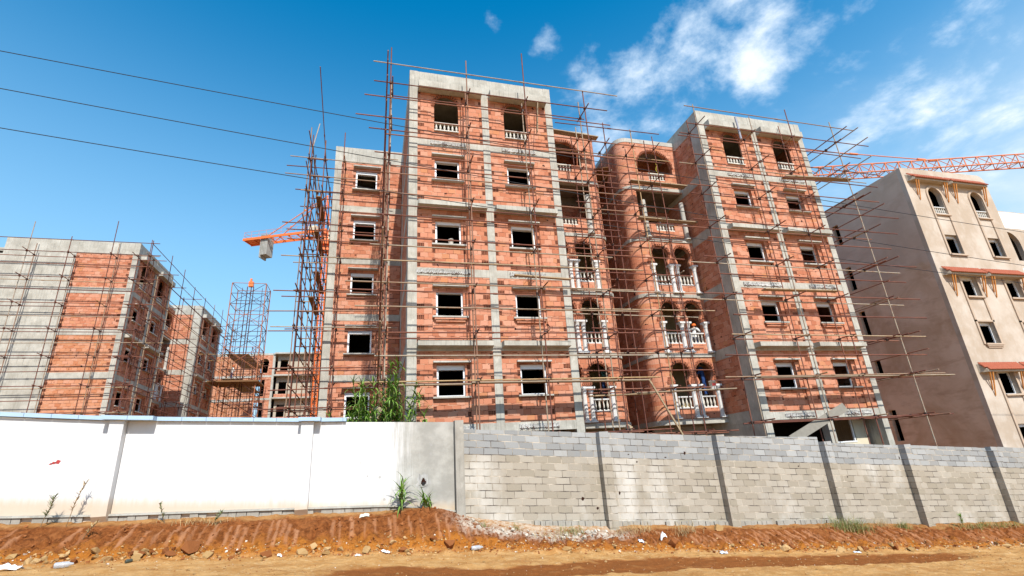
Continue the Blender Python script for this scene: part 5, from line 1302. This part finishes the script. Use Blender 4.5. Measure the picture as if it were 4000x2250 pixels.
def person(loc, rz, label, cloth, legs, helmet, lean=0., armL=(.28, .30, 1.15), armR=(.28, .30, 1.15), mirror=1, stoop=0.):
    """standing figure 1.72 m, facing +y in its own frame; arm targets are hand positions (x out, y forward, z)"""
    f = lean; s_ = stoop
    J = {'pelvis': ((0, 0, .93), (.145, .11)), 'waist': ((0, .02+f*.25, 1.08), (.135, .10)), 'chest': ((0, .03+f*.6, 1.28), (.165, .115)), 'collar': ((0, .03+f*.9, 1.43-s_*.05), (.12, .085)),
         'neck': ((0, .05+f*1.05, 1.50-s_*.06), .055), 'head': ((0, .075+f*1.15, 1.60-s_*.07), (.078, .092)), 'crown': ((0, .07+f*1.15, 1.69-s_*.07), (.062, .075)), 'nose': ((0, .172+f*1.15, 1.585-s_*.07), .016), 'chin': ((0, .13+f*1.15, 1.52-s_*.07), .035)}
    E_ = [('pelvis','waist'),('waist','chest'),('chest','collar'),('collar','neck'),('neck','head'),('head','crown'),('head','nose'),('head','chin')]
    for sg, n_, T in ((-1, 'l', armL), (1, 'r', armR)):
        sh = Vector((sg*.19, .03+f*.85, 1.40-s_*.04)); hd = Vector((sg*T[0], T[1], T[2])); d_ = hd-sh
        if d_.length > .56: hd = sh+d_.normalized()*.56; d_ = hd-sh
        mid = sh+d_*.5; bend = math.sqrt(max(0, .29**2-(d_.length/2)**2)); el = mid+Vector((sg*.4, -.5, -.75)).normalized()*bend
        J['sh'+n_] = (sh, .07); J['el'+n_] = (el, .046); J['wr'+n_] = (hd, .03)
        E_ += [('collar','sh'+n_),('sh'+n_,'el'+n_),('el'+n_,'wr'+n_)]
        fd = (hd-el).normalized(); sd = fd.cross(Vector((0,0,1))); sd = sd.normalized() if sd.length > .1 else Vector((1,0,0))
        J['pa'+n_] = (hd+fd*.055, (.036, .02)); E_.append(('wr'+n_,'pa'+n_))
        for q in range(4):
            k1 = hd+fd*.10+sd*(q-1.5)*.02; k2 = k1+fd*(.035+.006*(1-abs(q-1.5)))+Vector((0,0,-.012)); J['f%d%s' % (q, n_)] = (k1, .009); J['g%d%s' % (q, n_)] = (k2, .008)
            E_ += [('pa'+n_, 'f%d%s' % (q, n_)), ('f%d%s' % (q, n_), 'g%d%s' % (q, n_))]
        J['th'+n_] = (hd+fd*.06+sd*sg*.05, .011); E_.append(('pa'+n_, 'th'+n_))
        hp = (sg*.095, 0, .88); kn = (sg*.11, .03, .49); an = (sg*.115, -.02, .09)
        J['hp'+n_] = (hp, .092); J['kn'+n_] = (kn, .062); J['an'+n_] = (an, .045); J['to'+n_] = ((sg*.13, .16, .045), (.04, .035)); J['he'+n_] = ((sg*.115, -.06, .045), .036)
        E_ += [('pelvis','hp'+n_),('hp'+n_,'kn'+n_),('kn'+n_,'an'+n_),('an'+n_,'to'+n_),('an'+n_,'he'+n_)]
    hands = [Vector(J['pal'][0]), Vector(J['par'][0])]
    def reg(c):
        if any((c-h).length < .12 for h in hands) and c.z < 2: return 0
        if c.z > 1.475-s_*.06 and abs(c.x) < .11: return 0
        if c.z < .12: return 3
        return 1 if c.z > .93 or abs(c.x) > .22 else 2
    b = skin_body('person', J, E_, reg, ['skin', cloth, legs, 'boot'])
    b.location = loc; b.rotation_euler = (0, 0, rz)
    hc = Vector((0, .07+f*1.15, 1.625-s_*.07))
    mb = MB(); mb.lathe(hc, [(.118, -.005), (.116, .04), (.098, .085), (.06, .118), (.015, .13)], 14); mb.hexa([hc+Vector(q) for q in ((-.10,.07,-.008),(.10,.07,-.008),(.07,.17,-.016),(-.07,.17,-.016),(-.10,.07,.008),(.10,.07,.008),(.07,.17,-.004),(-.07,.17,-.004))])
    h_ = mb.build('helmet' if 'helmet' in helmet else 'cap', M[helmet]); h_.parent = b
    mb = MB()
    for sg in (-1, 1):
        e = hc+Vector((sg*.032, .10, -.03)); mb.lathe(e, [(.004,-.008),(.011,-.003),(.011,.003),(.004,.008)], 6)
    ey = mb.build('eyes', M['black']); ey.parent = b
    return tag(b, label, 'person')
pb = person((17.98, 2.95, -1.62), R(35), 'worker in navy blue overalls standing in the lowest right arch of the right balcony bay', 'blue_cloth', 'blue_cloth', 'dark_cloth', .03, (.22, .38, 1.2), (.2, .40, 1.15))
# white lettering on the back of the overall, too worn to read as words
mb = MB()
for q in range(4): mb.box(-.075+q*.042, -.045+q*.042, -.118, -.112, 1.30, 1.325)
q_ = mb.build('back_print', M['white_cloth']); q_.parent = pb; q_.location = (0, .018, 0)
person((12.60, 2.95, -1.66), R(200), 'worker in green striped jersey and white helmet, lowest arch of the left balcony bay', 'stripe', 'denim', 'helmet_white', .05, (.25, .35, 1.1), (.2, .42, 1.05), 1, .6)
person((17.75, 2.80, .41), R(-70), 'worker in white shirt and orange helmet leaning over a white balcony railing', 'white_cloth', 'denim', 'helmet_orange', .10, (.3, .45, 1.25), (.22, .5, 1.3), 1, 1.)
person((-13.4, 43.6, 6.75), R(-60), 'tiny worker in white far off on the scaffold at the end of the gabled block', 'white_cloth', 'denim', 'helmet_orange', .02)
board((-13.0, 42.0, 6.71), (-13.0, 52.6, 6.71), 2.0, .05, 'wide boarded platform high on the tangled scaffold at the end of the gabled block')
board((-13.2, 44.0, 9.9), (-13.2, 52.6, 9.9), 2.4, .06, 'topmost boarded platform on the tangled scaffold at the end of the gabled block')
for x, zt, lab in ((17.9, -1.62, 'trestle platform under the worker in navy overalls'), (12.6, -1.66, 'trestle platform under the worker in the striped jersey')):
    rt = root('trestle', (x, 3.0, -2.70), 0, (x, 3.0, -2.70), lab, 'trestle')
    mb = MB(); mb.box(x-.55, x+.45, 2.7, 3.35, zt-.045, zt); mb.build('deck', M['board'], rt)
    for sx in (-.5, .4):
        for sy in (2.75, 3.3):
            mb = MB(); mb.tube((x+sx, sy, -2.70), (x+sx*.9, sy, zt-.046), .03, 6); mb.build('leg', M['rust'], rt)
# ---------------------------------------------------------------- pail and small things
def pail(x, y, z, label, s_=1., mark=True):
    rt = root('paint_pail', (x, y, z), 0, (x, y, z), label, 'pail')
    mb = MB(); mb.lathe((x, y, z), [(.125*s_, 0), (.155*s_, .33*s_), (.165*s_, .33*s_), (.165*s_, .36*s_), (.15*s_, .36*s_), (.12*s_, .05)], 18); mb.build('bucket', M['bucket'], rt)
    if mark:
        mb = MB()
        for q in range(6):
            a = R(-130+q*14); b = R(-130+(q+1)*14); r = .147*s_
            mb.add([(x+r*math.cos(a), y+r*math.sin(a), z+.13*s_), (x+r*math.cos(b), y+r*math.sin(b), z+.13*s_), (x+(r+.012)*math.cos(b), y+(r+.012)*math.sin(b), z+.25*s_), (x+(r+.012)*math.cos(a), y+(r+.012)*math.sin(a), z+.25*s_)], [(0,1,2,3)])
        mb.build('print', M['red'], rt)
    mb = MB(); mb.path([(x+.16*s_*math.cos(a), y-.02, z+.34*s_-.16*s_*math.sin(a)*.6) for a in [PI*q/8 for q in range(9)]], .006, 4); mb.build('handle', M['wire'], rt)
    return rt
pail(17.15, 1.25, -1.49, 'white paint pail with faded red print on the board below the right balcony bay')
pail(5.05, .02, 4.44, 'small grey pail on the window sill of the tower beside the reeds, third row', .72, False)
# hanging yellow hose under the great arch
mb = MB(); mb.path([(17.35+.05*math.sin(q*1.7), 2.75, 11.6-q*.16) for q in range(9)], .018, 5); tag(mb.build('hose', simple('yellow hose', (.55,.45,.05), .6)), 'yellow hose dangling inside the great arch of the right balcony bay', 'hose')
# grey pipe on the inner scaffold standard of the right tower
mb = MB(); mb.tube((20.4, -.62, 11.2), (20.38, -.62, 12.6), .055, 10); tag(mb.build('drain_pipe', simple('grey plastic pipe', (.30,.31,.36), .5)), 'grey plastic pipe tied upright before the top of the right tower', 'pipe')
